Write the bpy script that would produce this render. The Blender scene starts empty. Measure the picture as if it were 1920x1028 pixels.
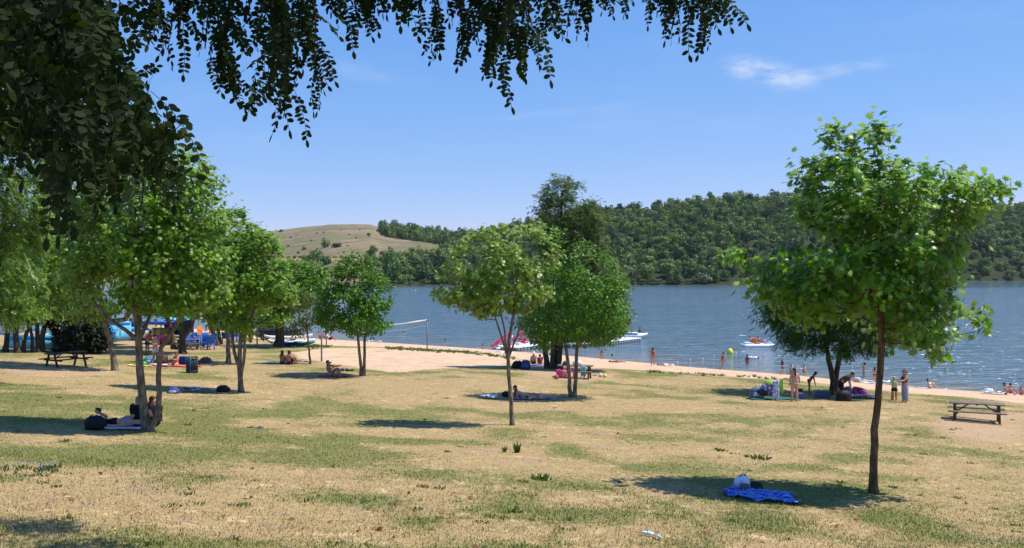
import bpy, bmesh, math, random
import numpy as np
from mathutils import Vector, Matrix, Quaternion

# ------------------------------------------------------------------ camera, sky, sun, exposure
SC = bpy.context.scene
COL = SC.collection
F = 1750.0          # focal length in pixels of a 1920 wide picture
HY = 501.0          # height of the horizon in that picture
CZ = 9.5            # height of the camera above the lake
cam = bpy.data.cameras.new('camera')
cam.lens = F / 1920 * 36
cam.sensor_width = 36
cam.shift_y = -(514 - HY) / 1920
cam.clip_start = 0.05
cam.clip_end = 20000
camo = bpy.data.objects.new('camera', cam)
COL.objects.link(camo)
camo.location = (0, 0, CZ)
camo.rotation_euler = (math.radians(90), 0, 0)
SC.camera = camo

SUN_EL = math.radians(62)
SUN_AZ = math.radians(8)      # towards +Y, measured from +X
SUN = Vector((math.cos(SUN_EL) * math.cos(SUN_AZ), math.cos(SUN_EL) * math.sin(SUN_AZ), math.sin(SUN_EL)))
sl = bpy.data.lights.new('sun', 'SUN')
sl.energy = 4.4
sl.angle = math.radians(0.5)
sl.color = (1.0, 0.95, 0.87)
so = bpy.data.objects.new('sun', sl)
COL.objects.link(so)
so.rotation_euler = SUN.to_track_quat('Z', 'Y').to_euler()

W = bpy.data.worlds.new('World')
SC.world = W
W.use_nodes = True
wt = W.node_tree
wt.nodes.clear()
def wn(t, **k):
    n = wt.nodes.new(t)
    for a, b in k.items():
        setattr(n, a, b)
    return n
sky = wn('ShaderNodeTexSky', sky_type='NISHITA', sun_disc=False)
sky.sun_elevation = SUN_EL
sky.sun_rotation = math.radians(90) - SUN_AZ
sky.altitude = 300
sky.air_density = 0.85
sky.dust_density = 0.0
sky.ozone_density = 3.0
# colour balance of the sky as the camera of the photograph rendered it (applies to its light as well)
srgb = wn('ShaderNodeSeparateColor')
wt.links.new(sky.outputs[0], srgb.inputs[0])
crgb = wn('ShaderNodeCombineColor')
for ch, (k_, e_) in enumerate(((0.805, 1.0), (1.63, 0.605), (4.15, 0.30))):
    pw = wn('ShaderNodeMath', operation='POWER')
    wt.links.new(srgb.outputs[ch], pw.inputs[0])
    pw.inputs[1].default_value = e_
    ml = wn('ShaderNodeMath', operation='MULTIPLY')
    wt.links.new(pw.outputs[0], ml.inputs[0])
    ml.inputs[1].default_value = k_
    wt.links.new(ml.outputs[0], crgb.inputs[ch])
bg = wn('ShaderNodeBackground')
bg.inputs['Strength'].default_value = 0.097
# thin cirrus: noise over the direction of view, with one brighter wisp
tc = wn('ShaderNodeTexCoord')
def wmath(op, a, b=None, c=None):
    n = wn('ShaderNodeMath', operation=op)
    for i, v in enumerate((a, b, c)):
        if v is None:
            continue
        if isinstance(v, (int, float)):
            n.inputs[i].default_value = v
        else:
            wt.links.new(v, n.inputs[i])
    return n.outputs[0]
def wsmooth(v, a, b):
    n = wn('ShaderNodeMapRange', interpolation_type='SMOOTHSTEP')
    wt.links.new(v, n.inputs['Value'])
    n.inputs['From Min'].default_value = a
    n.inputs['From Max'].default_value = b
    return n.outputs[0]
sx = wn('ShaderNodeSeparateXYZ')
wt.links.new(tc.outputs['Generated'], sx.inputs[0])
az = wmath('ARCTAN2', sx.outputs[0], sx.outputs[1])
el = wmath('ARCSINE', sx.outputs[2])
cb = wn('ShaderNodeCombineXYZ')
wt.links.new(az, cb.inputs[0])
wt.links.new(el, cb.inputs[1])
mp = wn('ShaderNodeMapping')
mp.inputs['Rotation'].default_value = (0, 0, math.radians(-12))
mp.inputs['Scale'].default_value = (5, 22, 1)
wt.links.new(cb.outputs[0], mp.inputs[0])
nz = wn('ShaderNodeTexNoise')
nz.inputs['Scale'].default_value = 1.0
nz.inputs['Detail'].default_value = 7
nz.inputs['Roughness'].default_value = 0.62
nz.inputs['Distortion'].default_value = 0.7
wt.links.new(mp.outputs[0], nz.inputs['Vector'])
wisps = wmath('MULTIPLY', wsmooth(nz.outputs[0], 0.50, 0.85), 0.09)
def blob(a0, e0, ra, re, tilt, k):
    ct, st = math.cos(tilt), math.sin(tilt)
    da = wmath('SUBTRACT', az, a0)
    de = wmath('SUBTRACT', el, e0)
    u = wmath('ADD', wmath('MULTIPLY', da, ct / ra), wmath('MULTIPLY', de, st / ra))
    v = wmath('ADD', wmath('MULTIPLY', da, -st / re), wmath('MULTIPLY', de, ct / re))
    r = wmath('SQRT', wmath('ADD', wmath('MULTIPLY', u, u), wmath('MULTIPLY', v, v)))
    body = wmath('SUBTRACT', 1.0, wsmooth(r, 0.05, 1.0))
    return wmath('MULTIPLY', wmath('MULTIPLY', body, wsmooth(nz2.outputs[0], 0.30, 0.72)), k)
mp2 = wn('ShaderNodeMapping')
mp2.inputs['Rotation'].default_value = (0, 0, math.radians(14))
mp2.inputs['Scale'].default_value = (26, 70, 1)
wt.links.new(cb.outputs[0], mp2.inputs[0])
nz2 = wn('ShaderNodeTexNoise')
nz2.inputs['Detail'].default_value = 6
nz2.inputs['Roughness'].default_value = 0.6
nz2.inputs['Scale'].default_value = 1.0
nz2.inputs['Distortion'].default_value = 0.5
wt.links.new(mp2.outputs[0], nz2.inputs['Vector'])
cl = wmath('ADD', wisps, blob(0.268, 0.197, 0.062, 0.020, -0.28, 0.85))
cl = wmath('ADD', cl, blob(0.33, 0.196, 0.10, 0.010, 0.10, 0.30))
cl = wmath('ADD', cl, blob(-0.19, 0.206, 0.13, 0.016, -0.1, 0.13))
cl = wmath('ADD', cl, blob(0.04, 0.163, 0.16, 0.006, 0.10, 0.12))
cl = wmath('MINIMUM', cl, 0.9)
mx = wn('ShaderNodeMixRGB')
wt.links.new(cl, mx.inputs[0])
wt.links.new(crgb.outputs[0], mx.inputs[1])
mx.inputs[2].default_value = (6.6, 7.0, 7.6, 1)
wt.links.new(mx.outputs[0], bg.inputs['Color'])
wo = wn('ShaderNodeOutputWorld')
wt.links.new(bg.outputs[0], wo.inputs[0])

SC.view_settings.view_transform = 'Standard'
SC.view_settings.look = 'None'
SC.view_settings.exposure = 0.45
SC.view_settings.gamma = 1.0
SC.render.engine = 'CYCLES'
SC.cycles.max_bounces = 6
SC.cycles.diffuse_bounces = 3
SC.cycles.transmission_bounces = 4
SC.cycles.transparent_max_bounces = 4
SC.cycles.caustics_reflective = False
SC.cycles.caustics_refractive = False

# ------------------------------------------------------------------ small helpers
rng = np.random.default_rng(7)
random.seed(7)

def tag(o, label=None, cat=None, group=None, kind=None):
    if label: o['label'] = label
    if cat: o['category'] = cat
    if group: o['group'] = group
    if kind: o['kind'] = kind
    return o

def empty(name, loc=(0, 0, 0), rz=0.0):
    o = bpy.data.objects.new(name, None)
    o.empty_display_size = 0.3
    COL.objects.link(o)
    o.location = loc
    o.rotation_euler = (0, 0, rz)
    return o

def link(name, me, parent=None, mat=None):
    if mat is not None:
        for m in (mat if isinstance(mat, (list, tuple)) else [mat]):
            me.materials.append(m)
    o = bpy.data.objects.new(name, me)
    COL.objects.link(o)
    if parent is not None:
        o.parent = parent
    return o

def np_mesh(name, V, Fs, smooth=False, attrs=None):
    """mesh from a vertex array and a list of face arrays (each of one face size)"""
    if not isinstance(Fs, (list, tuple)):
        Fs = [Fs]
    Fs = [np.asarray(f, dtype=np.int32) for f in Fs if len(f)]
    V = np.asarray(V, dtype=np.float32)
    me = bpy.data.meshes.new(name)
    me.vertices.add(len(V))
    me.vertices.foreach_set('co', V.ravel())
    nl = sum(f.size for f in Fs)
    nf = sum(len(f) for f in Fs)
    me.loops.add(nl)
    me.loops.foreach_set('vertex_index', np.concatenate([f.ravel() for f in Fs]))
    st = []
    k = 0
    for f in Fs:
        st.append(k + np.arange(len(f), dtype=np.int32) * f.shape[1])
        k += f.size
    me.polygons.add(nf)
    me.polygons.foreach_set('loop_start', np.concatenate(st).astype(np.int32))
    if smooth:
        me.polygons.foreach_set('use_smooth', np.ones(nf, dtype=bool))
    if attrs:
        for an, av in attrs.items():
            a = me.attributes.new(an, 'FLOAT', 'POINT')
            a.data.foreach_set('value', np.asarray(av, dtype=np.float32))
    me.update(calc_edges=True)
    return me

class MB:
    """collects simple solids into one mesh"""
    def __init__(s):
        s.V = []; s.Fq = []; s.Ft = []; s.n = 0
    def add(s, V, Fc):
        V = np.asarray(V, dtype=float)
        for f in Fc:
            f = [i + s.n for i in f]
            (s.Fq if len(f) == 4 else s.Ft).append(f) if len(f) in (3, 4) else s.fan(f)
        s.V.append(V); s.n += len(V)
        return s
    def fan(s, f):
        for i in range(1, len(f) - 1):
            s.Ft.append([f[0], f[i], f[i + 1]])
    def box(s, c, d, R=None):
        x, y, z = [k / 2 for k in d]
        V = np.array([(-x, -y, -z), (x, -y, -z), (x, y, -z), (-x, y, -z), (-x, -y, z), (x, -y, z), (x, y, z), (-x, y, z)])
        if R is not None:
            V = V @ np.array(R).T
        V = V + np.array(c)
        return s.add(V, [(0, 3, 2, 1), (4, 5, 6, 7), (0, 1, 5, 4), (1, 2, 6, 5), (2, 3, 7, 6), (3, 0, 4, 7)])
    def bar(s, a, b, w, h=None, up=(0, 0, 1)):
        a = np.array(a, float); b = np.array(b, float)
        h = w if h is None else h
        t = b - a; L = np.linalg.norm(t); t /= L
        u = np.array(up, float)
        if abs(u @ t) > 0.98: u = np.array((0, 1.0, 0))
        sd = np.cross(u, t); sd /= np.linalg.norm(sd)
        u = np.cross(t, sd)
        return s.box((a + b) / 2, (L, w, h), np.stack([t, sd, u], 1))
    def tube(s, pts, rad, n=8, cap=True):
        V, Q = tube_np(np.array(pts, float), np.broadcast_to(np.array(rad, float), (len(pts),)), n)
        fs = [tuple(q) for q in Q]
        if cap:
            k = len(V)
            fs += [tuple(range(n))[::-1], tuple(range(k - n, k))]
        return s.add(V, fs)
    def lathe(s, prof, n=16, c=(0, 0, 0), sx=1.0, sy=1.0):
        V = []
        for r, z in prof:
            for i in range(n):
                a = 2 * math.pi * i / n
                V.append((c[0] + r * math.cos(a) * sx, c[1] + r * math.sin(a) * sy, c[2] + z))
        fs = []
        for j in range(len(prof) - 1):
            for i in range(n):
                i2 = (i + 1) % n
                fs.append((j * n + i, j * n + i2, (j + 1) * n + i2, (j + 1) * n + i))
        fs.append(tuple(range(n))[::-1])
        fs.append(tuple((len(prof) - 1) * n + i for i in range(n)))
        return s.add(V, fs)
    def ball(s, c, r, n=12, m=8):
        r = (r, r, r) if isinstance(r, (int, float)) else r
        prof = [(math.sin(math.pi * (j + .02) / (m + .04)), -math.cos(math.pi * (j + .02) / (m + .04))) for j in range(m + 1)]
        V = []
        for rr, zz in prof:
            for i in range(n):
                a = 2 * math.pi * i / n
                V.append((c[0] + rr * math.cos(a) * r[0], c[1] + rr * math.sin(a) * r[1], c[2] + zz * r[2]))
        fs = [(j * n + i, j * n + (i + 1) % n, (j + 1) * n + (i + 1) % n, (j + 1) * n + i) for j in range(m) for i in range(n)]
        return s.add(V, fs)
    def prism(s, prof, y0, y1):
        """closed outline in x,z pushed from y0 to y1"""
        n = len(prof)
        V = [(x, y0, z) for x, z in prof] + [(x, y1, z) for x, z in prof]
        fs = [(i, (i + 1) % n, n + (i + 1) % n, n + i) for i in range(n)]
        s.add(V, fs)
        k = s.n - 2 * n
        bm_tri(s, [k + i for i in range(n)], prof, True)
        bm_tri(s, [k + n + i for i in range(n)], prof, False)
        return s
    def build(s, name, mat, parent=None, smooth=False, bevel=0):
        V = np.concatenate(s.V)
        fs = []
        if s.Fq: fs.append(np.array(s.Fq))
        if s.Ft: fs.append(np.array(s.Ft))
        me = np_mesh(name, V, fs, smooth)
        o = link(name, me, parent, mat)
        if bevel:
            b = o.modifiers.new('bevel', 'BEVEL')
            b.width = bevel; b.segments = 2; b.limit_method = 'ANGLE'
        return o

def bm_tri(s, idx, prof, flip):
    from mathutils.geometry import tessellate_polygon
    for t in tessellate_polygon([[Vector((x, z, 0)) for x, z in prof]]):
        t = [idx[i] for i in t]
        s.Ft.append(t[::-1] if flip else t)

def tube_np(P, R, n=6):
    m = len(P)
    T = np.zeros_like(P)
    T[1:-1] = P[2:] - P[:-2]
    T[0] = P[1] - P[0]; T[-1] = P[-1] - P[-2]
    T /= np.maximum(np.linalg.norm(T, axis=1, keepdims=True), 1e-9)
    ref = np.array((1.0, 0, 0)) if abs(T[0][0]) < 0.9 else np.array((0, 1.0, 0))
    U = np.cross(T, ref); U /= np.maximum(np.linalg.norm(U, axis=1, keepdims=True), 1e-9)
    Wv = np.cross(T, U)
    a = np.arange(n) * 2 * math.pi / n
    V = P[:, None, :] + R[:, None, None] * (U[:, None, :] * np.cos(a)[None, :, None] + Wv[:, None, :] * np.sin(a)[None, :, None])
    i = np.arange(n); i2 = (i + 1) % n
    Q = np.concatenate([np.stack([j * n + i, j * n + i2, (j + 1) * n + i2, (j + 1) * n + i], 1) for j in range(m - 1)])
    return V.reshape(-1, 3), Q

def vnoise(x, y, seed=0):
    """value noise in 0..1, vectorised"""
    x = np.asarray(x, float); y = np.asarray(y, float)
    xi = np.floor(x).astype(np.int64); yi = np.floor(y).astype(np.int64)
    xf = x - xi; yf = y - yi
    xf = xf * xf * (3 - 2 * xf); yf = yf * yf * (3 - 2 * yf)
    def h(a, b):
        n = (a * 374761393 + b * 668265263 + seed * 1442695041) & 0x7fffffff
        n = ((n ^ (n >> 13)) * 1274126177) & 0x7fffffff
        n = (n ^ (n >> 16)) & 0xffff
        return n / 65535.0
    return (h(xi, yi) * (1 - xf) + h(xi + 1, yi) * xf) * (1 - yf) + (h(xi, yi + 1) * (1 - xf) + h(xi + 1, yi + 1) * xf) * yf
def fbm(x, y, seed=0, o=4):
    t = 0; a = .5
    for k in range(o):
        t = t + a * vnoise(x * 2 ** k, y * 2 ** k, seed + k); a *= .5
    return t / (1 - .5 ** o)

# ------------------------------------------------------------------ materials
def nodes(name):
    m = bpy.data.materials.new(name)
    m.use_nodes = True
    t = m.node_tree
    t.nodes.clear()
    out = t.nodes.new('ShaderNodeOutputMaterial')
    return m, t, out
def nn(t, ty, ins=None, **k):
    n = t.nodes.new(ty)
    for a, b in k.items(): setattr(n, a, b)
    if ins:
        for a, b in ins.items():
            if hasattr(b, 'is_output') or isinstance(b, bpy.types.NodeSocket): t.links.new(b, n.inputs[a])
            else: n.inputs[a].default_value = b
    return n
def c4(c): return (c[0], c[1], c[2], 1)
def noise_tex(t, scale, detail=4, rough=.55, vec=None, dist=0.0, coord='Object', stretch=None):
    if vec is None:
        vec = nn(t, 'ShaderNodeTexCoord').outputs[coord]
    if stretch:
        vec = nn(t, 'ShaderNodeMapping', {'Vector': vec, 'Scale': stretch}).outputs[0]
    return nn(t, 'ShaderNodeTexNoise', {'Vector': vec, 'Scale': scale, 'Detail': detail, 'Roughness': rough, 'Distortion': dist}).outputs[0]
def ramp(t, fac, stops):
    n = nn(t, 'ShaderNodeValToRGB', {'Fac': fac})
    e = n.color_ramp.elements
    while len(e) < len(stops): e.new(0.5)
    for i, (p, c) in enumerate(stops):
        e[i].position = p; e[i].color = c4(c)
    return n.outputs[0]
def mixc(t, f, a, b, mode='MIX'):
    n = nn(t, 'ShaderNodeMixRGB', blend_type=mode)
    for i, v in ((0, f), (1, a), (2, b)):
        if isinstance(v, bpy.types.NodeSocket): t.links.new(v, n.inputs[i])
        elif isinstance(v, (int, float)): n.inputs[i].default_value = v
        else: n.inputs[i].default_value = c4(v)
    return n.outputs[0]
def mth(t, op, a, b=0.0, clamp=False):
    n = nn(t, 'ShaderNodeMath', operation=op, use_clamp=clamp)
    for i, v in ((0, a), (1, b)):
        if isinstance(v, bpy.types.NodeSocket): t.links.new(v, n.inputs[i])
        else: n.inputs[i].default_value = v
    return n.outputs[0]
def mrange(t, v, a, b, c=0.0, d=1.0, smooth=True):
    n = nn(t, 'ShaderNodeMapRange', {'Value': v, 'From Min': a, 'From Max': b, 'To Min': c, 'To Max': d})
    n.interpolation_type = 'SMOOTHSTEP' if smooth else 'LINEAR'
    return n.outputs[0]

_plain = {}
def M(col, rough=.6, var=.18, scale=12.0, metal=0.0, spec=.4, bump=0.0):
    """plain painted / cloth / skin surface with mottled colour"""
    key = (tuple(col), rough, var, scale, metal, spec, bump)
    if key in _plain: return _plain[key]
    m, t, out = nodes('surface')
    n = noise_tex(t, scale, 4)
    lo = [max(0, c * (1 - var)) for c in col]; hi = [min(1, c * (1 + var)) for c in col]
    c = ramp(t, n, [(.3, lo), (.7, hi)])
    p = nn(t, 'ShaderNodeBsdfPrincipled', {'Base Color': c, 'Roughness': rough, 'Metallic': metal, 'Specular IOR Level': spec})
    if bump:
        t.links.new(nn(t, 'ShaderNodeBump', {'Height': n, 'Strength': bump, 'Distance': .02}).outputs[0], p.inputs['Normal'])
    t.links.new(p.outputs[0], out.inputs[0])
    _plain[key] = m
    return m

def leaf_mat(name, cols, trans=.35, rough=.42, spec=.45, under=None):
    m, t, out = nodes(name)
    g = nn(t, 'ShaderNodeNewGeometry')
    c = ramp(t, g.outputs['Random Per Island'], [(i / (len(cols) - 1) if len(cols) > 1 else 0, k) for i, k in enumerate(cols)])
    big = noise_tex(t, .55, 2)
    c = mixc(t, mrange(t, big, .35, .7, 0, .35), c, [k * .72 for k in cols[0]], 'MIX')
    if under:
        c2 = mixc(t, .65, c, under)
        c = mixc(t, g.outputs['Backfacing'], c, c2)
    p = nn(t, 'ShaderNodeBsdfPrincipled', {'Base Color': c, 'Roughness': rough, 'Specular IOR Level': spec})
    hsv = nn(t, 'ShaderNodeHueSaturation', {'Color': c, 'Hue': .485, 'Saturation': 1.1, 'Value': 1.35})
    tr = nn(t, 'ShaderNodeBsdfTranslucent', {'Color': hsv.outputs[0]})
    mx = nn(t, 'ShaderNodeMixShader', {0: trans})
    t.links.new(p.outputs[0], mx.inputs[1]); t.links.new(tr.outputs[0], mx.inputs[2])
    t.links.new(mx.outputs[0], out.inputs[0])
    return m

def bark_mat(name, a, b, c, scale=9.0):
    m, t, out = nodes(name)
    n1 = noise_tex(t, scale, 5, .6, stretch=(1, 1, .35))
    n2 = noise_tex(t, scale * 4, 4, .65, stretch=(1, 1, .2))
    col = ramp(t, n1, [(.36, a), (.5, b), (.62, c)])
    col = mixc(t, mrange(t, n2, .4, .7, 0, .45), col, [k * .45 for k in a])
    p = nn(t, 'ShaderNodeBsdfPrincipled', {'Base Color': col, 'Roughness': .9, 'Specular IOR Level': .15})
    h = mth(t, 'ADD', n1, mth(t, 'MULTIPLY', n2, .6))
    t.links.new(nn(t, 'ShaderNodeBump', {'Height': h, 'Strength': .7, 'Distance': .03}).outputs[0], p.inputs['Normal'])
    t.links.new(p.outputs[0], out.inputs[0])
    return m

# ------------------------------------------------------------------ shape of the land
NU = (-0.67065, -0.74177); TU = (0.74177, -0.67065)
_shore = [(-300, 633 * 0 + 1.8)]
for px, py in ((559, 633), (629, 637), (780, 646), (915, 655), (1057, 666), (1220, 681), (1335, 692), (1460, 700), (1594, 714), (1706, 726), (1841, 734), (1920, 739)):
    d = CZ * F / (py - HY); X = (px - 960) / F * d
    _shore.append((X * TU[0] + d * TU[1], 75.9 + X * NU[0] + d * NU[1]))
_shore.append((90, -1.5))
_shore.sort()
_sw = np.array([k[0] for k in _shore]); _so = np.array([k[1] for k in _shore])
_w = np.linspace(-300, 120, 1200)
_o = np.interp(_w, _sw, _so)
_o = np.convolve(np.pad(_o, 12, mode='edge'), np.ones(25) / 25, 'valid')
def uw(X, Y):
    w = X * TU[0] + Y * TU[1]
    return 75.9 + X * NU[0] + Y * NU[1] - np.interp(w, _w, _o), w
_hu = [(-600, 16), (-60, 15), (-14, 11.2), (0, 9.5), (4, 9.12), (11, 8.6), (21, 7.35), (33, 6.58), (42, 6.22), (50, 5.92), (56, 5.5), (62, 4.95), (68, 4.4), (76, 3.75), (86, 3.2), (110, 2.6), (400, 2.0)]
_tu = np.linspace(-100, 120, 1101)
_th = np.interp(_tu, [k[0] for k in _hu], [k[1] for k in _hu])
_k = np.exp(-np.linspace(-2, 2, 21) ** 2); _k /= _k.sum()
_th2 = np.convolve(np.pad(_th, 10, mode='edge'), _k, 'valid')
_th = np.where(_tu < 0, _th, _th2)
def gz(X, Y):
    X = np.asarray(X, float); Y = np.asarray(Y, float)
    u, w = uw(X, Y)
    h = np.interp(u, _tu, _th)
    b = np.clip((u - 2) / 8, 0, 1)
    bump = (fbm(X / 7, Y / 7, 3) - .5) * .22 * b + (fbm(X / 1.3, Y / 1.3, 9, 3) - .5) * .05 * b
    bank = 2.0 * np.clip((9.5 - np.hypot(X * .6, Y)) / 8, 0, 1) ** 2
    return CZ - h + bump + bank
def gp(px, py):
    """the point of the land that the photograph shows at px, py"""
    rx, rz = (px - 960) / F, (HY - py) / F
    d = np.arange(6, 420, .25)
    f = CZ + d * rz - gz(d * rx, d)
    i = int(np.argmax(f < 0))
    if i == 0: i = len(d) - 1
    a, b = d[i - 1], d[i]
    for _ in range(24):
        m = (a + b) / 2
        if CZ + m * rz - float(gz(m * rx, m)) > 0: a = m
        else: b = m
    return Vector((b * rx, b, float(gz(b * rx, b))))
def wp(px, py):
    """the point of the lake at px, py"""
    d = CZ * F / (py - HY)
    return Vector(((px - 960) / F * d, d, 0.0))
def onland(x, y): return Vector((x, y, float(gz(x, y))))

def poly_sd(P, X, Y):
    """signed distance to polygon P, positive inside"""
    P = np.array(P, float); best = np.full(X.shape, 1e9); ins = np.zeros(X.shape, bool)
    for i in range(len(P)):
        a = P[i]; b = P[(i + 1) % len(P)]
        e = b - a
        tt = np.clip(((X - a[0]) * e[0] + (Y - a[1]) * e[1]) / max(e @ e, 1e-9), 0, 1)
        best = np.minimum(best, np.hypot(X - a[0] - tt * e[0], Y - a[1] - tt * e[1]))
        c = ((a[1] > Y) != (b[1] > Y)) & (X < (b[0] - a[0]) * (Y - a[1]) / (b[1] - a[1] + 1e-12) + a[0])
        ins ^= c
    return np.where(ins, best, -best)
def gpoly(pts): return [tuple(gp(*p)[:2]) for p in pts]

COURT = gpoly([(548, 662), (600, 655), (700, 652), (780, 655), (860, 661), (950, 669), (990, 678), (960, 684), (900, 689), (840, 690), (790, 694), (740, 699), (700, 694), (620, 681), (565, 673)])
BEACH_EDGE = [tuple(gp(*p)[:2]) for p in [(455, 634), (540, 640), (620, 648), (740, 651), (860, 660), (960, 671), (1040, 682), (1110, 690), (1200, 694), (1335, 703), (1460, 709), (1600, 726), (1706, 738), (1800, 744), (1920, 757)]]
BEACH = BEACH_EDGE + [(60, 52), (75, 40), (110, 20), (150, 60), (0, 260), (-100, 230)]
DIRT = [gpoly(k) for k in ([(1740, 790), (1800, 775), (1925, 775), (1925, 835), (1850, 830), (1760, 812)],
                           [(215, 655), (400, 655), (480, 646), (560, 640), (540, 632), (380, 632), (215, 640)],
                           [(0, 690), (100, 684), (230, 690), (230, 704), (60, 706), (0, 704)],
                           [(920, 676), (1100, 688), (1170, 700), (1100, 722), (980, 700)])]
def zone(X, Y):
    """sand, dirt, green (0..1 fields over the land)"""
    u, w = uw(X, Y)
    sand = np.clip(np.maximum(poly_sd(COURT, X, Y) / 1.2, poly_sd(BEACH, X, Y) / 1.5), -1, 1) * .5 + .5
    dirt = np.zeros_like(X)
    for k in DIRT:
        dirt = np.maximum(dirt, np.clip(poly_sd(k, X, Y) / 1.5 + .5, 0, 1))
    g = fbm(X / 9 + 3, Y / 7, 21, 4) - .5
    g = g * 1.3 + (fbm(X / 1.7, Y / 1.7, 33, 5) - .5) * 2.3
    for cx, cy, rx, ry, k in GREEN:
        g = g + .8 * k * np.exp(-((X - cx) / rx) ** 2 - ((Y - cy) / ry) ** 2)
    return sand, dirt, g + .42
def _gb(px, py, rx, ry, k):
    p = gp(px, py); return (p.x, p.y, rx, ry, k)
GREEN = [_gb(230, 850, 5.0, 2.2, .75), _gb(60, 860, 4, 2.5, .5), _gb(480, 850, 3, 1.8, .45), _gb(300, 760, 11, 3.0, .5), _gb(60, 765, 7, 3.5, .35),
         _gb(700, 770, 6, 3, .35), _gb(1230, 860, 3.2, 2, .4), _gb(1600, 775, 9, 2.5, .35), _gb(1250, 706, 16, 2.5, .4), _gb(850, 698, 6, 1.5, .5),
         _gb(1120, 960, 3, 1.0, .15), _gb(760, 960, 2.4, 1.2, .3),
         _gb(1750, 830, 6, 3, -.35), _gb(300, 960, 3.5, 1.8, -.35), _gb(500, 800, 2.6, 1.6, -.3), _gb(960, 860, 4, 2.0, -.3), _gb(1500, 860, 4, 1.8, -.35), _gb(1800, 960, 3, 2.5, -.3), _gb(900, 1010, 3, 1.2, -.3),
         _gb(600, 725, 9, 2.6, -.4), _gb(1000, 760, 6, 2.0, -.25), _gb(1300, 770, 9, 2.6, -.4), _gb(200, 715, 9, 2.2, -.3), _gb(900, 720, 9, 2.0, -.3)]
# ------------------------------------------------------------------ ground sheet
def axis(a, b, step, lo, hi, grow=1.25):
    c = list(np.arange(a, b + step / 2, step))
    s = step; v = c[-1]
    while v < hi: s *= grow; v += s; c.append(v)
    s = step; v = c[0]; pre = []
    while v > lo: s *= grow; v -= s; pre.append(v)
    return np.array(pre[::-1] + c)
def grid_faces(nx, ny):
    i, j = np.meshgrid(np.arange(nx - 1), np.arange(ny - 1))
    k = (j * nx + i).ravel()
    return np.stack([k, k + 1, k + nx + 1, k + nx], 1)
ax, ay = axis(-62, 48, .4, -4000, 4000), axis(9, 132, .4, -120, 5000)
GX, GY = np.meshgrid(ax, ay)
GZ = gz(GX, GY)
zs, zd, zg = zone(GX, GY)

def ground_mat():
    m, t, out = nodes('ground')
    at = lambda n: nn(t, 'ShaderNodeAttribute', attribute_name=n).outputs['Fac']
    n_f = noise_tex(t, 34, 5, .7)
    n_m = noise_tex(t, 5.5, 5, .65)
    n_l = noise_tex(t, .9, 5, .6)
    n_s = noise_tex(t, 11, 4, .7, stretch=(.55, 1.5, 1))
    # dry grass: straw, bleached straw, bare reddish soil showing through, in patches of a foot to a yard
    n_p = noise_tex(t, 1.7, 6, .68, dist=.4)
    n_q = noise_tex(t, 3.1, 6, .7, dist=.5)
    tex = mth(t, 'ADD', mth(t, 'MULTIPLY', n_f, .55), mth(t, 'MULTIPLY', n_s, .45))
    dry = ramp(t, tex, [(.34, (.13, .093, .045)), (.46, (.31, .222, .098)), (.56, (.45, .325, .15)), (.68, (.60, .45, .235))])
    pale = ramp(t, tex, [(.36, (.36, .255, .12)), (.52, (.62, .46, .235)), (.66, (.72, .565, .33))])
    soil = ramp(t, n_f, [(.35, (.235, .145, .092)), (.65, (.47, .315, .215))])
    dry = mixc(t, mrange(t, n_p, .54, .66, 0, .8), dry, pale)
    dry = mixc(t, mrange(t, n_q, .52, .63, 0, .8), dry, soil)
    dry = mixc(t, mrange(t, n_l, .55, .70, 0, .6), dry, soil)
    grn = ramp(t, tex, [(.36, (.05, .07, .015)), (.5, (.125, .15, .038)), (.64, (.255, .26, .085))])
    gk = mth(t, 'ADD', at('green'), mth(t, 'ADD', mth(t, 'MULTIPLY', mth(t, 'SUBTRACT', n_m, .5), 1.8), mth(t, 'MULTIPLY', mth(t, 'SUBTRACT', n_q, .5), 1.2)))
    col = mixc(t, mrange(t, gk, .25, 1.0, 0, .8), dry, grn)
    dk = mth(t, 'ADD', at('dirt'), mth(t, 'MULTIPLY', mth(t, 'SUBTRACT', n_m, .5), 1.2))
    dirtc = ramp(t, n_m, [(.3, (.36, .225, .135)), (.6, (.50, .335, .21)), (.75, (.56, .40, .25))])
    col = mixc(t, mrange(t, dk, .4, .95, 0, .65), col, dirtc)
    sk = mth(t, 'ADD', at('sand'), mth(t, 'MULTIPLY', mth(t, 'SUBTRACT', n_m, .5), .55))
    sk = mth(t, 'ADD', sk, mth(t, 'MULTIPLY', mth(t, 'SUBTRACT', n_l, .5), .5))
    sandc = ramp(t, mth(t, 'ADD', mth(t, 'MULTIPLY', n_m, .6), mth(t, 'MULTIPLY', n_l, .4)), [(.36, (.42, .285, .175)), (.5, (.575, .40, .255)), (.62, (.66, .48, .32))])
    # darker wet sand in a strip along the water
    z = nn(t, 'ShaderNodeSeparateXYZ', {0: nn(t, 'ShaderNodeTexCoord').outputs['Object']}).outputs[2]
    wet = mrange(t, mth(t, 'ADD', z, mth(t, 'MULTIPLY', n_l, .08)), .07, .15, 1, 0)
    sandc = mixc(t, wet, sandc, (.22, .14, .09))
    col = mixc(t, mrange(t, sk, .42, .58), col, sandc)
    p = nn(t, 'ShaderNodeBsdfPrincipled', {'Base Color': col, 'Roughness': .95, 'Specular IOR Level': .1})
    h = mth(t, 'ADD', mth(t, 'MULTIPLY', n_f, .5), n_m)
    t.links.new(nn(t, 'ShaderNodeBump', {'Height': h, 'Strength': .65, 'Distance': .06}).outputs[0], p.inputs['Normal'])
    t.links.new(p.outputs[0], out.inputs[0])
    return m
V = np.stack([GX.ravel(), GY.ravel(), GZ.ravel()], 1)
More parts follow.
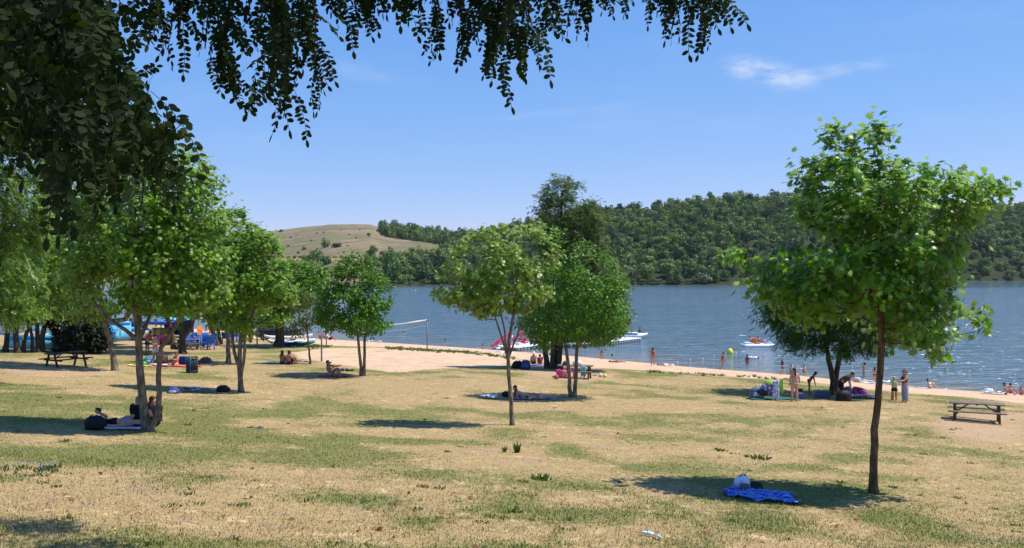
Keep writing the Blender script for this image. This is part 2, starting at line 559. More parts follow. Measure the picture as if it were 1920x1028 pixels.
ground = link('ground', np_mesh('ground', V, grid_faces(len(ax), len(ay)), True, {'sand': zs.ravel(), 'dirt': zd.ravel(), 'green': zg.ravel()}), None, ground_mat())
tag(ground, 'dry grassy slope with bare patches running down to a sandy beach', 'ground', kind='structure')

# ------------------------------------------------------------------ lake
def water_mat():
    m, t, out = nodes('lake_water')
    tcn = nn(t, 'ShaderNodeTexCoord').outputs['Object']
    a = noise_tex(t, .5, 3, .55, tcn, .9, stretch=(.4, 1.25, 1))
    b = noise_tex(t, 1.7, 4, .65, tcn, .5, stretch=(.7, 1.3, 1))
    c = noise_tex(t, .035, 3, .5, tcn, .5, stretch=(.45, 1.6, 1))
    u = nn(t, 'ShaderNodeAttribute', attribute_name='shore').outputs['Fac']
    col = ramp(t, u, [(0.0, (.27, .235, .19)), (.05, (.19, .205, .20)), (.18, (.13, .185, .21)), (.6, (.095, .155, .205))])
    col = mixc(t, mrange(t, c, .40, .62, 0, .5), col, (.12, .18, .215))
    h = mth(t, 'ADD', mth(t, 'MULTIPLY', a, 1.15), mth(t, 'MULTIPLY', b, .05))
    yy = nn(t, 'ShaderNodeSeparateXYZ', {0: tcn}).outputs[1]
    calm = mrange(t, mth(t, 'ADD', yy, mth(t, 'MULTIPLY', mth(t, 'SUBTRACT', c, .5), 220)), 395, 450, 1.0, .012)
    bp = nn(t, 'ShaderNodeBump', {'Height': h, 'Strength': calm, 'Distance': 1.0})
    c2 = noise_tex(t, .16, 4, .6, tcn, .5, stretch=(.35, 1.5, 1))
    col = mixc(t, mrange(t, c2, .42, .62, 0, .35), col, (.07, .125, .185))
    p = nn(t, 'ShaderNodeBsdfPrincipled', {'Base Color': col, 'Roughness': .11, 'IOR': 1.33, 'Specular IOR Level': .5})
    t.links.new(bp.outputs[0], p.inputs['Normal'])
    t.links.new(p.outputs[0], out.inputs[0])
    return m
wxa, wya = axis(-80, 60, 2.0, -2600, 3000, 1.15), axis(60, 150, 1.5, 40, 2600, 1.15)
WX, WY = np.meshgrid(wxa, wya)
wu, _ = uw(WX, WY)
lake = link('lake', np_mesh('lake', np.stack([WX.ravel(), WY.ravel(), np.zeros(WX.size)], 1), grid_faces(len(wxa), len(wya)), True,
            {'shore': np.clip((-wu + .5) / 60, 0, 1).ravel()}), None, water_mat())
tag(lake, 'blue rippled lake below the sandy beach', 'lake', kind='structure')

# ------------------------------------------------------------------ far bank
_px = [-900, -300, 0, 400, 480, 560, 620, 695, 730, 800, 850, 900, 960, 1000, 1110, 1200, 1290, 1370, 1450, 1500, 1600, 1750, 1890, 1960, 2300, 2900]
_ry = [478, 470, 462, 446, 438, 429, 424, 425, 436, 442, 448, 452, 436, 432, 408, 402, 394, 384, 384, 380, 384, 392, 396, 398, 412, 432]
_rd = [1100, 1100, 1100, 1100, 1100, 1100, 1100, 1090, 1080, 1000, 960, 930, 880, 850, 820, 800, 790, 780, 780, 780, 790, 820, 850, 860, 900, 1000]
_sd = [900, 780, 700, 620, 580, 540, 500, 470, 462, 474, 480, 483, 485, 486, 488, 488, 488, 490, 500, 520, 580, 632, 640, 645, 700, 800]
def hill_z(px, d):
    px = np.asarray(px, float); d = np.asarray(d, float)
    sd = np.interp(px, _px, _sd); rd = np.interp(px, _px, _rd); ry = np.interp(px, _px, _ry)
    hr = CZ + (HY - ry) / F * rd
    t = (d - sd) / (rd - sd)
    tt = np.clip(t, 0, 1)
    h = hr * (1 - (1 - tt) ** 1.55)
    h = np.where(t > 1, hr * (1 - .55 * np.clip((t - 1) / 1.2, 0, 1) ** 1.5), h)
    h = np.where(t < 0, t * 60, h)
    X = (px - 960) / F * d
    h = h + (fbm(X / 90, d / 90, 51) - .5) * 7 * np.clip(t * 4, 0, 1) * np.clip(2 - t, .2, 1)
    # a further bald rise seen over the saddle
    e = np.exp(-((px - 915) / 60) ** 2)
    h2 = (CZ + (HY - 431) / F * 1550) * e * np.clip(1 - np.abs(d - 1550) / 450, 0, 1)
    return np.where(h2 > np.maximum(h, .5), h2, h)
hp = np.concatenate([np.arange(-900, 440, 20), np.arange(440, 1980, 6), np.arange(1980, 2920, 20)]).astype(float)
hd = np.concatenate([np.arange(430, 1130, 7), np.arange(1130, 2300, 60)]).astype(float)
HP, HD = np.meshgrid(hp, hd)
HZ = hill_z(HP, HD)
HX = (HP - 960) / F * HD
def hill_mat():
    m, t, out = nodes('hill')
    a = noise_tex(t, .012, 5, .6); b = noise_tex(t, .09, 5, .65); c = noise_tex(t, .5, 4, .6)
    s = noise_tex(t, .03, 4, .6, stretch=(.35, 1.6, 1), dist=1.0)
    k = mth(t, 'ADD', mth(t, 'MULTIPLY', a, .4), mth(t, 'ADD', mth(t, 'MULTIPLY', b, .3), mth(t, 'MULTIPLY', s, .3)))
    col = ramp(t, k, [(.38, (.085, .10, .04)), (.46, (.16, .145, .072)), (.52, (.22, .168, .10)), (.60, (.32, .225, .145))])
    col = mixc(t, mrange(t, c, .55, .75, 0, .45), col, (.12, .11, .05))
    f = nn(t, 'ShaderNodeAttribute', attribute_name='wood').outputs['Fac']
    col = mixc(t, f, col, (.035, .045, .018))
    o = nn(t, 'ShaderNodeAttribute', attribute_name='field').outputs['Fac']
    col = mixc(t, mth(t, 'MULTIPLY', o, .8), col, (.44, .28, .14))
    p = nn(t, 'ShaderNodeBsdfPrincipled', {'Base Color': col, 'Roughness': .95, 'Specular IOR Level': .08})
    t.links.new(p.outputs[0], out.inputs[0])
    return m
def hpy(px, d, z): return HY - (z - CZ) / d * F
def wooded(px, py, d, z):
    """1 where the far bank carries wood"""
    up = (px > 717 + 6 * np.sin(py * .7)) & (py < np.interp(px, [690, 720, 760, 821, 835], [436, 444, 450, 458, 458]))
    lowtop = np.interp(px, [672, 684, 700, 760, 800, 830, 850], [520, 499, 492, 484, 487, 488, 440])
    low = (px > 684) & (py > lowtop)
    right = px > 832
    top = ((px > 1378) & (px < 1440) & (py < 380)) | ((px > 1195) & (px < 1225) & (py > 398) & (py < 404))
    far = d > 1180
    return (up | low | right) & ~top & ~far
HPY = hpy(HP, HD, HZ)
wd = wooded(HP, HPY, HD, HZ).astype(float)
fld = ((HPY > 484) & (HPY < 490) & (HP > 500) & (HP < 670)).astype(float)
hills = link('hills', np_mesh('hills', np.stack([HX.ravel(), HD.ravel(), HZ.ravel()], 1), grid_faces(len(hp), len(hd)), True, {'wood': wd.ravel(), 'field': fld.ravel()}), None, hill_mat())
tag(hills, 'dry bald hill and wooded slopes across the lake', 'hills', kind='structure')

def far_tree(seed, nl, nq, q, tall=1.0):
    """small-leaved round crown of many leaf clumps: vertices of quads, radius about 1"""
    r = np.random.default_rng(seed)
    c = r.normal(size=(nl, 3)); c /= np.linalg.norm(c, axis=1, keepdims=True)
    c *= r.uniform(.25, .72, (nl, 1)); c[:, 2] = c[:, 2] * .9 * tall + .95 * tall
    rad = r.uniform(.28, .5, nl)
    n = r.normal(size=(nl, nq, 3)); n[..., 2] += .35
    n /= np.linalg.norm(n, axis=2, keepdims=True)
    p = c[:, None] + n * (rad[:, None, None] * r.uniform(.75, 1.08, (nl, nq, 1)))
    p = p.reshape(-1, 3); n = n.reshape(-1, 3)
    n = n + r.normal(size=n.shape) * .45
    n /= np.linalg.norm(n, axis=1, keepdims=True)
    a = np.cross(n, r.normal(size=n.shape)); a /= np.linalg.norm(a, axis=1, keepdims=True)
    b = np.cross(n, a)
    s = q * r.uniform(.6, 1.3, (len(p), 1))
    V = np.stack([p - a * s, p - b * s * .8, p + a * s, p + b * s * .8], 1)
    V = V.reshape(-1, 3)
    V[:, 2] = np.maximum(V[:, 2], -.05)
    return V
FAR_COLS = [(.040, .078, .028), (.085, .148, .036), (.125, .205, .044), (.215, .29, .048), (.18, .215, .085)]
def far_mat():
    m, t, out = nodes('far_foliage')
    at = nn(t, 'ShaderNodeAttribute', attribute_name='tone').outputs['Fac']
    oi = nn(t, 'ShaderNodeObjectInfo').outputs['Random']
    isl = nn(t, 'ShaderNodeNewGeometry').outputs['Random Per Island']
    v = mth(t, 'FRACT', mth(t, 'ADD', at, mth(t, 'MULTIPLY', oi, .999)))
    c = ramp(t, v, [(i / 4, k) for i, k in enumerate(FAR_COLS)])
    c = mixc(t, mrange(t, isl, 0, 1, 0, .22), c, (.10, .14, .04))
    p = nn(t, 'ShaderNodeBsdfPrincipled', {'Base Color': c, 'Roughness': .7, 'Specular IOR Level': .25})
    tr = nn(t, 'ShaderNodeBsdfTranslucent', {'Color': c})
    mx = nn(t, 'ShaderNodeMixShader', {0: .2})
    t.links.new(p.outputs[0], mx.inputs[1]); t.links.new(tr.outputs[0], mx.inputs[2])
    t.links.new(mx.outputs[0], out.inputs[0])
    return m
FARM = far_mat()
far_var = [far_tree(100 + k, 11, 46, .115, tall=(1.0, 1.25, .85, 1.1)[k % 4]) for k in range(6)]
# where trees of the wood stand: jittered cells over the far bank
pts = []
r = np.random.default_rng(5)
for d0 in np.arange(470, 1010, 8.0):
    for x0 in np.arange(-180, 640, 8.0):
        x = x0 + r.uniform(-4, 4); d = d0 + r.uniform(-4, 4)
        px = x / d * F + 960
        if px < 670 or px > 2010: continue
        z = float(hill_z(px, d)); py = float(hpy(px, d, z))
        rd = float(np.interp(px, _px, _rd)); sd = float(np.interp(px, _px, _sd))
        if d > rd + 25 or d < sd + 3: continue
        if not bool(wooded(np.array(px), np.array(py), np.array(d), np.array(z))): continue
        pts.append((x, d, z, px, py, sd, rd))
front, skyl, mass = [], [], []
for k in pts:
    x, d, z, px, py, sd, rd = k
    if d < sd + 10 and len(front) < 130: front.append(k)
    elif abs(d - rd) < 5 and len(skyl) < 120: skyl.append(k)
    else: mass.append(k)
far_me = []
for k, V in enumerate(far_var):
    me = np_mesh('far_crown', V, np.arange(len(V)).reshape(-1, 4), False, {'tone': np.zeros(len(V))})
    me.materials.append(FARM); far_me.append(me)
def far_size(x, d):
    n = fbm(x / 40, d / 40, 77)
    return (2.5 + 3.3 * n) * r.uniform(.65, 1.35)
for lst, lab, grp in ((front, 'round dark green tree standing at the water line of the far wooded bank', 'trees along the far water line'),
                      (skyl, 'dark tree on the skyline of the far wooded ridge', 'trees on the far wooded skyline')):
    for x, d, z, px, py, sd, rd in lst:
        o = bpy.data.objects.new('far_tree', far_me[r.integers(6)])
        COL.objects.link(o)
        s = far_size(x, d) * (1.0 if lst is front else .85)
        o.location = (x, d, z - s * .4); o.scale = (s, s, s * r.uniform(.9, 1.2)); o.rotation_euler = (0, 0, r.uniform(0, 6.28))
        tag(o, lab, 'tree', grp)
Vs, Ts = [], []
for x, d, z, px, py, sd, rd in mass:
    V = far_var[r.integers(6)]
    if d > sd + 80: V = V.reshape(-1, 4, 3)[r.random(len(V) // 4) < .78].reshape(-1, 3)
    a = r.uniform(0, 6.28); s = far_size(x, d)
    R = np.array([[math.cos(a), -math.sin(a), 0], [math.sin(a), math.cos(a), 0], [0, 0, r.uniform(.9, 1.25)]])
    Vs.append((V @ R.T) * s + (x, d, z - s * .4)); Ts.append(np.full(len(V), r.random()))
Vs = np.concatenate(Vs)
wood = link('woods', np_mesh('woods', Vs, np.arange(len(Vs)).reshape(-1, 4), False, {'tone': np.concatenate(Ts)}), None, FARM)
tag(wood, 'dense dark green wood covering the hillside across the lake', 'woods', kind='stuff')
def far_at(px, py, s, name, label, cat, group=None, sz=1.0):
    """one tree or bush on the far bank where the photograph shows its foot"""
    d = np.arange(480, 1150, 1.0)
    z = hill_z(np.full(d.shape, float(px)), d)
    i = int(np.argmin(np.abs(hpy(px, d, z) - py) + np.where(d > float(np.interp(px, _px, _rd)), 50, 0)))
    o = bpy.data.objects.new(name, far_me[int(r.integers(6))])
    COL.objects.link(o)
    s = s / F * d[i]
    o.location = ((px - 960) / F * d[i], d[i], float(z[i]) - s * .3); o.scale = (s, s, s * sz); o.rotation_euler = (0, 0, r.uniform(0, 6))
    return tag(o, label, cat, group)
far_at(609, 464, 12, 'far_tree', 'rounded bush tree, left of the pair on the bald hill', 'tree', 'pair of bush trees on the bald hill', .9)
far_at(632, 464, 12, 'far_tree', 'rounded bush tree, right of the pair on the bald hill', 'tree', 'pair of bush trees on the bald hill', .75)
far_at(691, 444, 5, 'far_tree', 'small lone tree high on the bald hill left of the wood', 'tree')
far_at(570, 468, 7, 'far_bush', 'low dark bush on the bald hill left of the pair', 'bush', None, .6)
far_at(528, 474, 9, 'far_tree', 'tree on the bald hill right above the nearer plane crowns', 'tree', None, 1.0)
far_at(526, 435, 6, 'far_bush', 'small bush near the left crest of the bald hill', 'bush', None, .5)
far_at(594, 438, 4, 'far_bush', 'tiny scrub bush on the middle of the bald hill', 'bush', None, .6)
for px, py, s in ((512, 440, 3), (545, 446, 3.5), (556, 441, 2.5), (640, 432, 2), (655, 440, 2.5), (668, 447, 3), (583, 452, 3), (652, 462, 3), (540, 462, 4), (675, 432, 2.5), (560, 476, 4), (645, 474, 3.5)):
    far_at(px, py, s, 'far_bush', 'tiny scrub bush dotted over the bald hill', 'bush', 'scrub bushes dotted over the bald hill', .6)
far_at(606, 437, 3, 'far_bush', 'tiny scrub bush right beside another on the bald hill', 'bush', None, .6)
for i, (px, py, s, z_) in enumerate(((575, 497, 13, .9), (592, 496, 17, 1.1), (610, 497, 16, 1.0))):
    far_at(px, py, s, 'far_tree', ('left', 'middle', 'right')[i] + ' tree of the three below the tan field on the hill foot', 'tree', 'three trees at the foot of the bald hill', z_)
for px in range(530, 668, 11):
    if not 565 < px < 622: far_at(px, 484, 6, 'far_bush', 'low bush in the hedge line across the foot of the bald hill', 'bush', 'hedge bushes across the bald hill', .55)
far_at(1319, 530, 17, 'far_tree', 'pale silvery willow at the water line of the far bank', 'tree', None, 1.0)
o = bpy.context.scene.objects[COL.objects[-1].name]
pale = np_mesh('pale_crown', far_var[2], np.arange(len(far_var[2])).reshape(-1, 4))
pale.materials.append(leaf_mat('willow_leaf', [(.14, .17, .10), (.20, .23, .15), (.26, .29, .2)], .2, .6))
o.data = pale
far_at(708, 505, 7, 'far_tree', 'small pale willow low on the left end of the far wood', 'tree', None, 1.5).data = pale
for px, py, s in ((1400, 373, 8), (1418, 373, 10), (1455, 371, 9), (884, 440, 8), (870, 441, 6)):
    far_at(px, py, s, 'far_tree', 'dark tree on the skyline of the far wooded ridge', 'tree', 'trees on the far wooded skyline', 1.0)
# pale green shrubs along the far water line
shr = np_mesh('reed_crown', far_var[1], np.arange(len(far_var[1])).reshape(-1, 4))
shr.materials.append(leaf_mat('reed_leaf', [(.07, .11, .025), (.11, .15, .035), (.14, .18, .05)], .2, .6))
for px in list(range(1135, 1330, 17)) + list(range(700, 790, 22)) + list(range(1815, 1910, 24)):
    d = float(np.interp(px, _px, _sd)) + 2.0
    o = bpy.data.objects.new('far_shrub', shr); COL.objects.link(o)
    s = r.uniform(1.1, 2.2)
    o.location = ((px + r.uniform(-6, 6) - 960) / F * d, d, .1); o.scale = (s * 1.5, s, s * r.uniform(.7, 1.1)); o.rotation_euler = (0, 0, r.uniform(0, 6))
    tag(o, 'pale green shrub at the water edge in front of the far wood', 'shrub', 'pale shrubs along the far water edge')
# ------------------------------------------------------------------ trees near at hand
def lobed():
    """plane leaf, five pointed lobes, cupped; fan of triangles; tip along +y, size about 1"""
    a = [(0, -.12), (.30, -.30), (.28, -.05), (.62, .05), (.36, .22), (.42, .58), (.16, .42), (0, .86), (-.16, .42), (-.42, .58), (-.36, .22), (-.62, .05), (-.28, -.05), (-.30, -.30)]
    V = [(0, .12, .05)] + [(x, y, -.22 * (x * x + (y - .12) ** 2)) for x, y in a]
    n = len(a)
    return np.array(V), np.array([(0, 1 + i, 1 + (i + 1) % n) for i in range(n)])
def oval():
    V = [(0, 0, 0), (.24, .25, .07), (.26, .6, .07), (0, 1, -.05), (-.26, .6, .07), (-.24, .25, .07), (0, .5, 0)]
    return np.array(V), np.array([(0, 1, 6), (1, 2, 6), (2, 3, 6), (3, 4, 6), (4, 5, 6), (5, 0, 6)])
def pinnate(seed, n=10, long=1.0, thick=.006, w=.088, droop=.25):
    """compound leaf of the false acacia: a stalk along +y with pairs of oval leaflets and an end leaflet"""
    r = np.random.default_rng(seed)
    V, Fc = [], []
    def stalk(y): return np.array((0.06 * math.sin(y * 3 + seed), y, -droop * y * y))
    def leaflet(p, d, up, L, wd):
        d = d / np.linalg.norm(d); s = np.cross(d, up); s /= np.linalg.norm(s); u = np.cross(s, d)
        k = len(V)
        for a, b, c in ((0, 0, 0), (.18, .62, .08), (.5, 1, .12), (.82, .72, .05), (1, 0, -.05), (.82, -.72, .05), (.5, -1, .12), (.18, -.62, .08), (.5, 0, 0)):
            V.append(p + d * a * L + s * b * wd + u * c * wd)
        for i in range(8): Fc.append((k + i, k + (i + 1) % 8, k + 8))
    for i in range(n):
        y = .16 + .78 * i / (n - .5)
        for sd in (-1, 1):
            if r.random() < .06: continue
            d = np.array((sd, .32 + r.normal() * .18, -.25 + r.normal() * .28))
            up = np.array((r.normal() * .3, r.normal() * .3, 1.0))
            leaflet(stalk(y + r.normal() * .012), d, up, .17 * r.uniform(.75, 1.1) * (1 - .25 * abs(i / n - .5)), w * r.uniform(.42, .58))
    leaflet(stalk(.98), np.array((r.normal() * .2, 1, -.3)), np.array((0, .2, 1)), .18, w * .5)
    for i in range(6):
        a, b = stalk(i / 6), stalk((i + 1) / 6)
        k = len(V)
        V.extend([a + (thick, 0, 0), a - (thick, 0, 0), b - (thick, 0, 0), b + (thick, 0, 0)])
        Fc.append((k, k + 1, k + 2)); Fc.append((k, k + 2, k + 3))
    return np.array(V), np.array(Fc)

def scatter_leaves(T, P, N, D, S):
    """copies of the leaf T at P, normal N, tip direction D, size S -> V, F"""
    TV, TF = T
    N = N / np.maximum(np.linalg.norm(N, axis=1, keepdims=True), 1e-9)
    D = D - N * (D * N).sum(1, keepdims=True)
    D /= np.maximum(np.linalg.norm(D, axis=1, keepdims=True), 1e-9)
    X = np.cross(D, N)
    V = P[:, None] + S[:, None, None] * (TV[None, :, 0:1] * X[:, None] + TV[None, :, 1:2] * D[:, None] + TV[None, :, 2:3] * N[:, None])
    Fc = TF[None] + (np.arange(len(P)) * len(TV))[:, None, None]
    return V.reshape(-1, 3), Fc.reshape(-1, TF.shape[1])

PLANE, OVAL = lobed(), oval()
PIN = [pinnate(k) for k in range(6)]
def simple_pin(seed):
    r = np.random.default_rng(seed); V = []; Fc = []
    for i in range(6):
        y = .15 + .8 * i / 5.5
        for sd in (-1, 1):
            k = len(V); p = np.array((0, y, -.3 * y * y)); d = np.array((sd * .26, .1 + r.normal() * .04, -.05 + r.normal() * .07)); s = np.array((-.02, .075, .02))
            V += [p, p + d * .5 + s, p + d, p + d * .5 - s]; Fc.append((k, k + 1, k + 2)); Fc.append((k, k + 2, k + 3))
    return np.array(V), np.array(Fc)
SPIN = [simple_pin(k) for k in range(4)]

LM_plane = leaf_mat('plane_leaf', [(.048, .15, .004), (.12, .27, .008), (.20, .38, .016), (.34, .48, .12)], .5, .38, .38, under=(.26, .36, .14))
LM_plane_fresh = leaf_mat('plane_leaf_fresh', [(.085, .19, .008), (.17, .30, .014), (.25, .40, .04), (.38, .48, .17)], .45, .38, .38, under=(.30, .38, .16))
LM_front = leaf_mat('front_leaf', [(.035, .14, .003), (.08, .235, .006), (.135, .33, .010), (.27, .45, .09)], .5, .34, .4, under=(.26, .36, .14))
LM_green = leaf_mat('green_leaf', [(.04, .145, .004), (.08, .225, .007), (.135, .31, .014)], .42, .42, .32, under=(.12, .22, .06))
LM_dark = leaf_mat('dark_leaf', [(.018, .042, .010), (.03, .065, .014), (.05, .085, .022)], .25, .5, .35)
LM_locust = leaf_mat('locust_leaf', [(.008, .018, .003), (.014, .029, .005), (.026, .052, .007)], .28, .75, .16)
LM_fern = leaf_mat('acacia_leaf', [(.028, .085, .012), (.045, .12, .016), (.07, .155, .024)], .35, .5, .25)
LM_tall = leaf_mat('tall_locust_leaf', [(.06, .125, .024), (.095, .175, .034), (.14, .22, .055), (.25, .31, .14)], .28, .5, .4)
LM_pale = leaf_mat('pale_leaf', [(.085, .13, .028), (.12, .165, .04), (.16, .2, .06)], .35, .5, .35)
BK_plane = bark_mat('plane_bark', (.10, .075, .05), (.20, .16, .11), (.30, .26, .19))
BK_brown = bark_mat('brown_bark', (.075, .045, .026), (.145, .088, .05), (.20, .145, .085))
BK_dark = bark_mat('dark_bark', (.05, .036, .026), (.09, .065, .045), (.13, .10, .07))

def in_poly(P, x, z):
    P = np.array(P); ins = np.zeros(np.shape(x), bool)
    for i in range(len(P)):
        a = P[i]; b = P[(i + 1) % len(P)]
        ins ^= ((a[1] > z) != (b[1] > z)) & (x < (b[0] - a[0]) * (z - a[1]) / (b[1] - a[1] + 1e-12) + a[0])
    return ins

def make_tree(name, label, base, stems, crown, leaf, lmat, bark, nclump, nleaf, lsize, rbase, group=None, seed=1, kd=.9, fork=.45, sides=7, depth=0.0, spread=.5, up=.55, parts_extra=None, cat='tree', shell=.35, rtip=.008, droop=0.0, voids=0.0):
    """A tree at the place the photograph shows its foot. Its stems and the outline of its crown come in picture
    points and become metres at the tree's own distance; the crown gets a depth like its width."""
    r = np.random.default_rng(seed)
    B = gp(*base) if isinstance(base, tuple) else base
    bx = B.x / B.y * F + 960; by = HY - (B.z - CZ) / B.y * F
    k = B.y / F
    loc = lambda p: np.array(((p[0] - bx) * k, 0.0, (by - p[1]) * k))
    root = empty(name, B)
    tag(root, label, cat, group)
    CP = np.array([loc(p)[[0, 2]] for p in crown])
    # skeleton
    N, PA, isstem, sfac = [], [], [], {}
    tops = []
    for si, st in enumerate(stems):
        P = [loc(p[:2]) for p in st]
        for q, p in zip(P, st):
            q[1] = (p[2] if len(p) > 2 else 0.0)
        P[0][2] -= .12
        prev = -1
        if si > 0 and len(st[0]) > 3:      # joins the first stem at the given height share
            prev = int(st[0][3] * (n0 - 1)); P = [N[prev]] + P[1:]
        for a, b in zip(P[:-1], P[1:]):
            m = max(1, int(np.linalg.norm(b - a) / .28))
            for j in range(m + 1):
                if j == 0 and (prev >= 0): continue
                q = a + (b - a) * j / m
                if 0 < j < m: q = q + r.normal(size=3) * (.012, .02, 0)
                N.append(q); PA.append(prev); isstem.append(True); prev = len(N) - 1
                sfac[prev] = st[0][4] if len(st[0]) > 4 else 1.0
        if si == 0: n0 = len(N)
        tops.append(prev)
    # clump centres inside the crown
    z0, z1 = CP[:, 1].min(), CP[:, 1].max(); x0, x1 = CP[:, 0].min(), CP[:, 0].max()
    zz = np.linspace(z0, z1, 60); xx = np.linspace(x0, x1, 160)
    gxx, gzz = np.meshgrid(xx, zz); gin = in_poly(CP, gxx, gzz)
    lo = np.array([xx[g].min() if g.any() else 0 for g in gin]); hi = np.array([xx[g].max() if g.any() else 0 for g in gin])
    C = []
    tries = 0
    area = gin.mean() * (x1 - x0) * (z1 - z0)
    rc = .62 * (area * (x1 - x0) * .7 / nclump) ** (1 / 3)
    mind = rc * 1.0
    while len(C) < nclump and tries < 40000:
        tries += 1
        if tries % 4000 == 0: mind *= .85
        x = r.uniform(x0, x1); z = r.uniform(z0, z1)
        if not in_poly(CP, x, z): continue
        i = int((z - z0) / (z1 - z0 + 1e-9) * 59.99)
        w = max((hi[i] - lo[i]) / 2, .15); c = (hi[i] + lo[i]) / 2
        e = math.sqrt(max(0, 1 - ((x - c) / w) ** 2)) * w * kd + .1
        y = r.uniform(-1, 1) * e
        if abs(y) < e * shell and r.random() < .5 and w > .5: continue
        q = np.array((x, y + depth, z))
        if voids and float(vnoise(x / (x1 - x0) * 7 + seed, z / (x1 - x0) * 7 + y * .35, seed)) < voids: continue
        if C and np.min(np.linalg.norm(np.array(C) - q, axis=1)) < mind: continue
        C.append(q)
    C = np.array(C)
    # attach the clumps one after another to the nearest wood
    zf = z0 - (z1 - z0) * .02
    NP = np.array(N)
    order = np.argsort([np.min(np.linalg.norm(NP - c, axis=1)) for c in C])
    ends = []
    for ci in order:
        c = C[ci]
        NP = np.array(N)
        dv = np.linalg.norm(NP - c, axis=1)
        cost = dv + .9 * np.maximum(0, NP[:, 2] - c[2] + .1 * dv) + np.where(NP[:, 2] < fork * z0, 5, 0)
        j = int(np.argmin(cost))
        a = N[j]; m = max(2, int(dv[j] / .3) + 1)
        prev = j
        bow = np.array((0, 0, -.12 * dv[j])) + r.normal(size=3) * .05 * dv[j]
        for s in range(1, m + 1):
            f = s / m
            N.append(a + (c - a) * f + bow * math.sin(math.pi * f)); PA.append(prev); isstem.append(False); prev = len(N) - 1
        ends.append(prev)
    N = np.array(N); n = len(N)
    wgt = np.zeros(n)
    for e in ends: wgt[e] += 1
    for tp in tops: wgt[tp] += 1
    for i in range(n - 1, -1, -1):
        if PA[i] >= 0: wgt[PA[i]] += wgt[i]
    tot = wgt.max()
    R = rtip * np.maximum(wgt, 1) ** .40
    R *= min(1.6, rbase * .8 / max(R.max(), 1e-6)) if R.max() > rbase * .8 else 1
    for i in range(n):
        if isstem[i]:
            h = min(1, max(0, N[i][2] / max(z1 * .8, .1)))
            R[i] = max(R[i], rbase * (1 - .62 * h)) * (1 + .35 * max(0, 1 - N[i][2] / .35)) * sfac[i]
    # tubes along the heaviest child
    kids = [[] for _ in range(n)]
    for i in range(n):
        if PA[i] >= 0: kids[PA[i]].append(i)
    TV, TF, off = [], [], 0
    for i in range(n):
        start = PA[i] < 0 or i != max(kids[PA[i]], key=lambda q: (isstem[q] and isstem[i]) * 1e6 + wgt[q])
        if not start: continue
        ch = ([PA[i]] if PA[i] >= 0 else []) + [i]
        q = i
        while kids[q]:
            q = max(kids[q], key=lambda q_: isstem[q_] * 1e6 + wgt[q_]); ch.append(q)
        if len(ch) < 2: continue
        rr = R[ch].copy()
        if PA[i] >= 0: rr[0] = min(rr[0], rr[1] * 1.15)
        v, f = tube_np(N[ch], rr, sides if isstem[i] else 5)
        TV.append(v); TF.append(f + off); off += len(v)
    link('trunk', np_mesh('trunk', np.concatenate(TV), np.concatenate(TF), True), root, bark)
    # leaves
    nl = int(nclump * nleaf)
    ci = r.integers(len(C), size=nl)
    P = C[ci] + r.normal(size=(nl, 3)) * rc * np.array((spread, spread, spread * .8))
    tw = [i for i in range(n) if not isstem[i] and wgt[i] <= 4]
    if tw:
        m = nl // 4
        P[:m] = N[r.choice(tw, m)] + r.normal(size=(m, 3)) * rc * .22
    cen = np.array(((x0 + x1) / 2, depth, (z0 * .6 + z1 * .4)))
    out = P - cen; out /= np.maximum(np.linalg.norm(out, axis=1, keepdims=True), 1e-6)
    Nn = np.array((0, 0, up)) + out * .5 + r.normal(size=P.shape) * .48
    D = out * .7 + r.normal(size=P.shape) * .7 + np.array((0, 0, -.35 - droop))
    S = lsize * r.uniform(.65, 1.2, nl)
    if isinstance(leaf, list):
        Vv, Ff, o_ = [], [], 0
        for q, T in enumerate(leaf):
            s = np.arange(nl) % len(leaf) == q
            v, f = scatter_leaves(T, P[s], Nn[s], D[s], S[s])
            Vv.append(v); Ff.append(f + o_); o_ += len(v)
        V, Fc = np.concatenate(Vv), np.concatenate(Ff)
    else:
        V, Fc = scatter_leaves(leaf, P, Nn, D, S)
    V[:, 2] = np.maximum(V[:, 2], .02)
    link('crown', np_mesh('crown', V, Fc), root, lmat)
    return root

G_pl = 'young trees on the lawn'
make_tree('plane_tree', 'largest young plane in front on a thin brown trunk by the bright blue towel', (1638, 925),
          [[(1638, 925), (1638, 860), (1643, 780), (1650, 700), (1654, 640), (1652, 570), (1655, 490), (1650, 400), (1648, 320)]],
          [(1643, 212), (1657, 225), (1669, 253), (1652, 275), (1669, 295), (1690, 308), (1723, 322), (1720, 345), (1732, 326), (1795, 326), (1809, 357), (1823, 343), (1895, 354), (1872, 371), (1844, 385), (1837, 410), (1805, 427), (1800, 470), (1781, 500), (1778, 550), (1800, 585), (1836, 570), (1838, 618), (1800, 630), (1775, 632), (1765, 678), (1742, 658), (1700, 650), (1660, 640), (1600, 652), (1555, 668), (1525, 640), (1440, 560), (1408, 552), (1405, 530), (1425, 512), (1385, 500), (1356, 487), (1365, 474), (1410, 487), (1431, 475), (1475, 465), (1490, 445), (1497, 427), (1494, 400), (1468, 395), (1465, 366), (1506, 362), (1512, 354), (1486, 340), (1490, 311), (1511, 298), (1529, 313), (1548, 301), (1543, 280), (1549, 240), (1567, 236), (1599, 249), (1609, 268), (1616, 270), (1626, 236)],
          PLANE, LM_front, BK_brown, 390, 24, .182, .105, G_pl, 11, kd=.58, fork=.6, spread=.42, voids=.38, up=.4, droop=-.25)
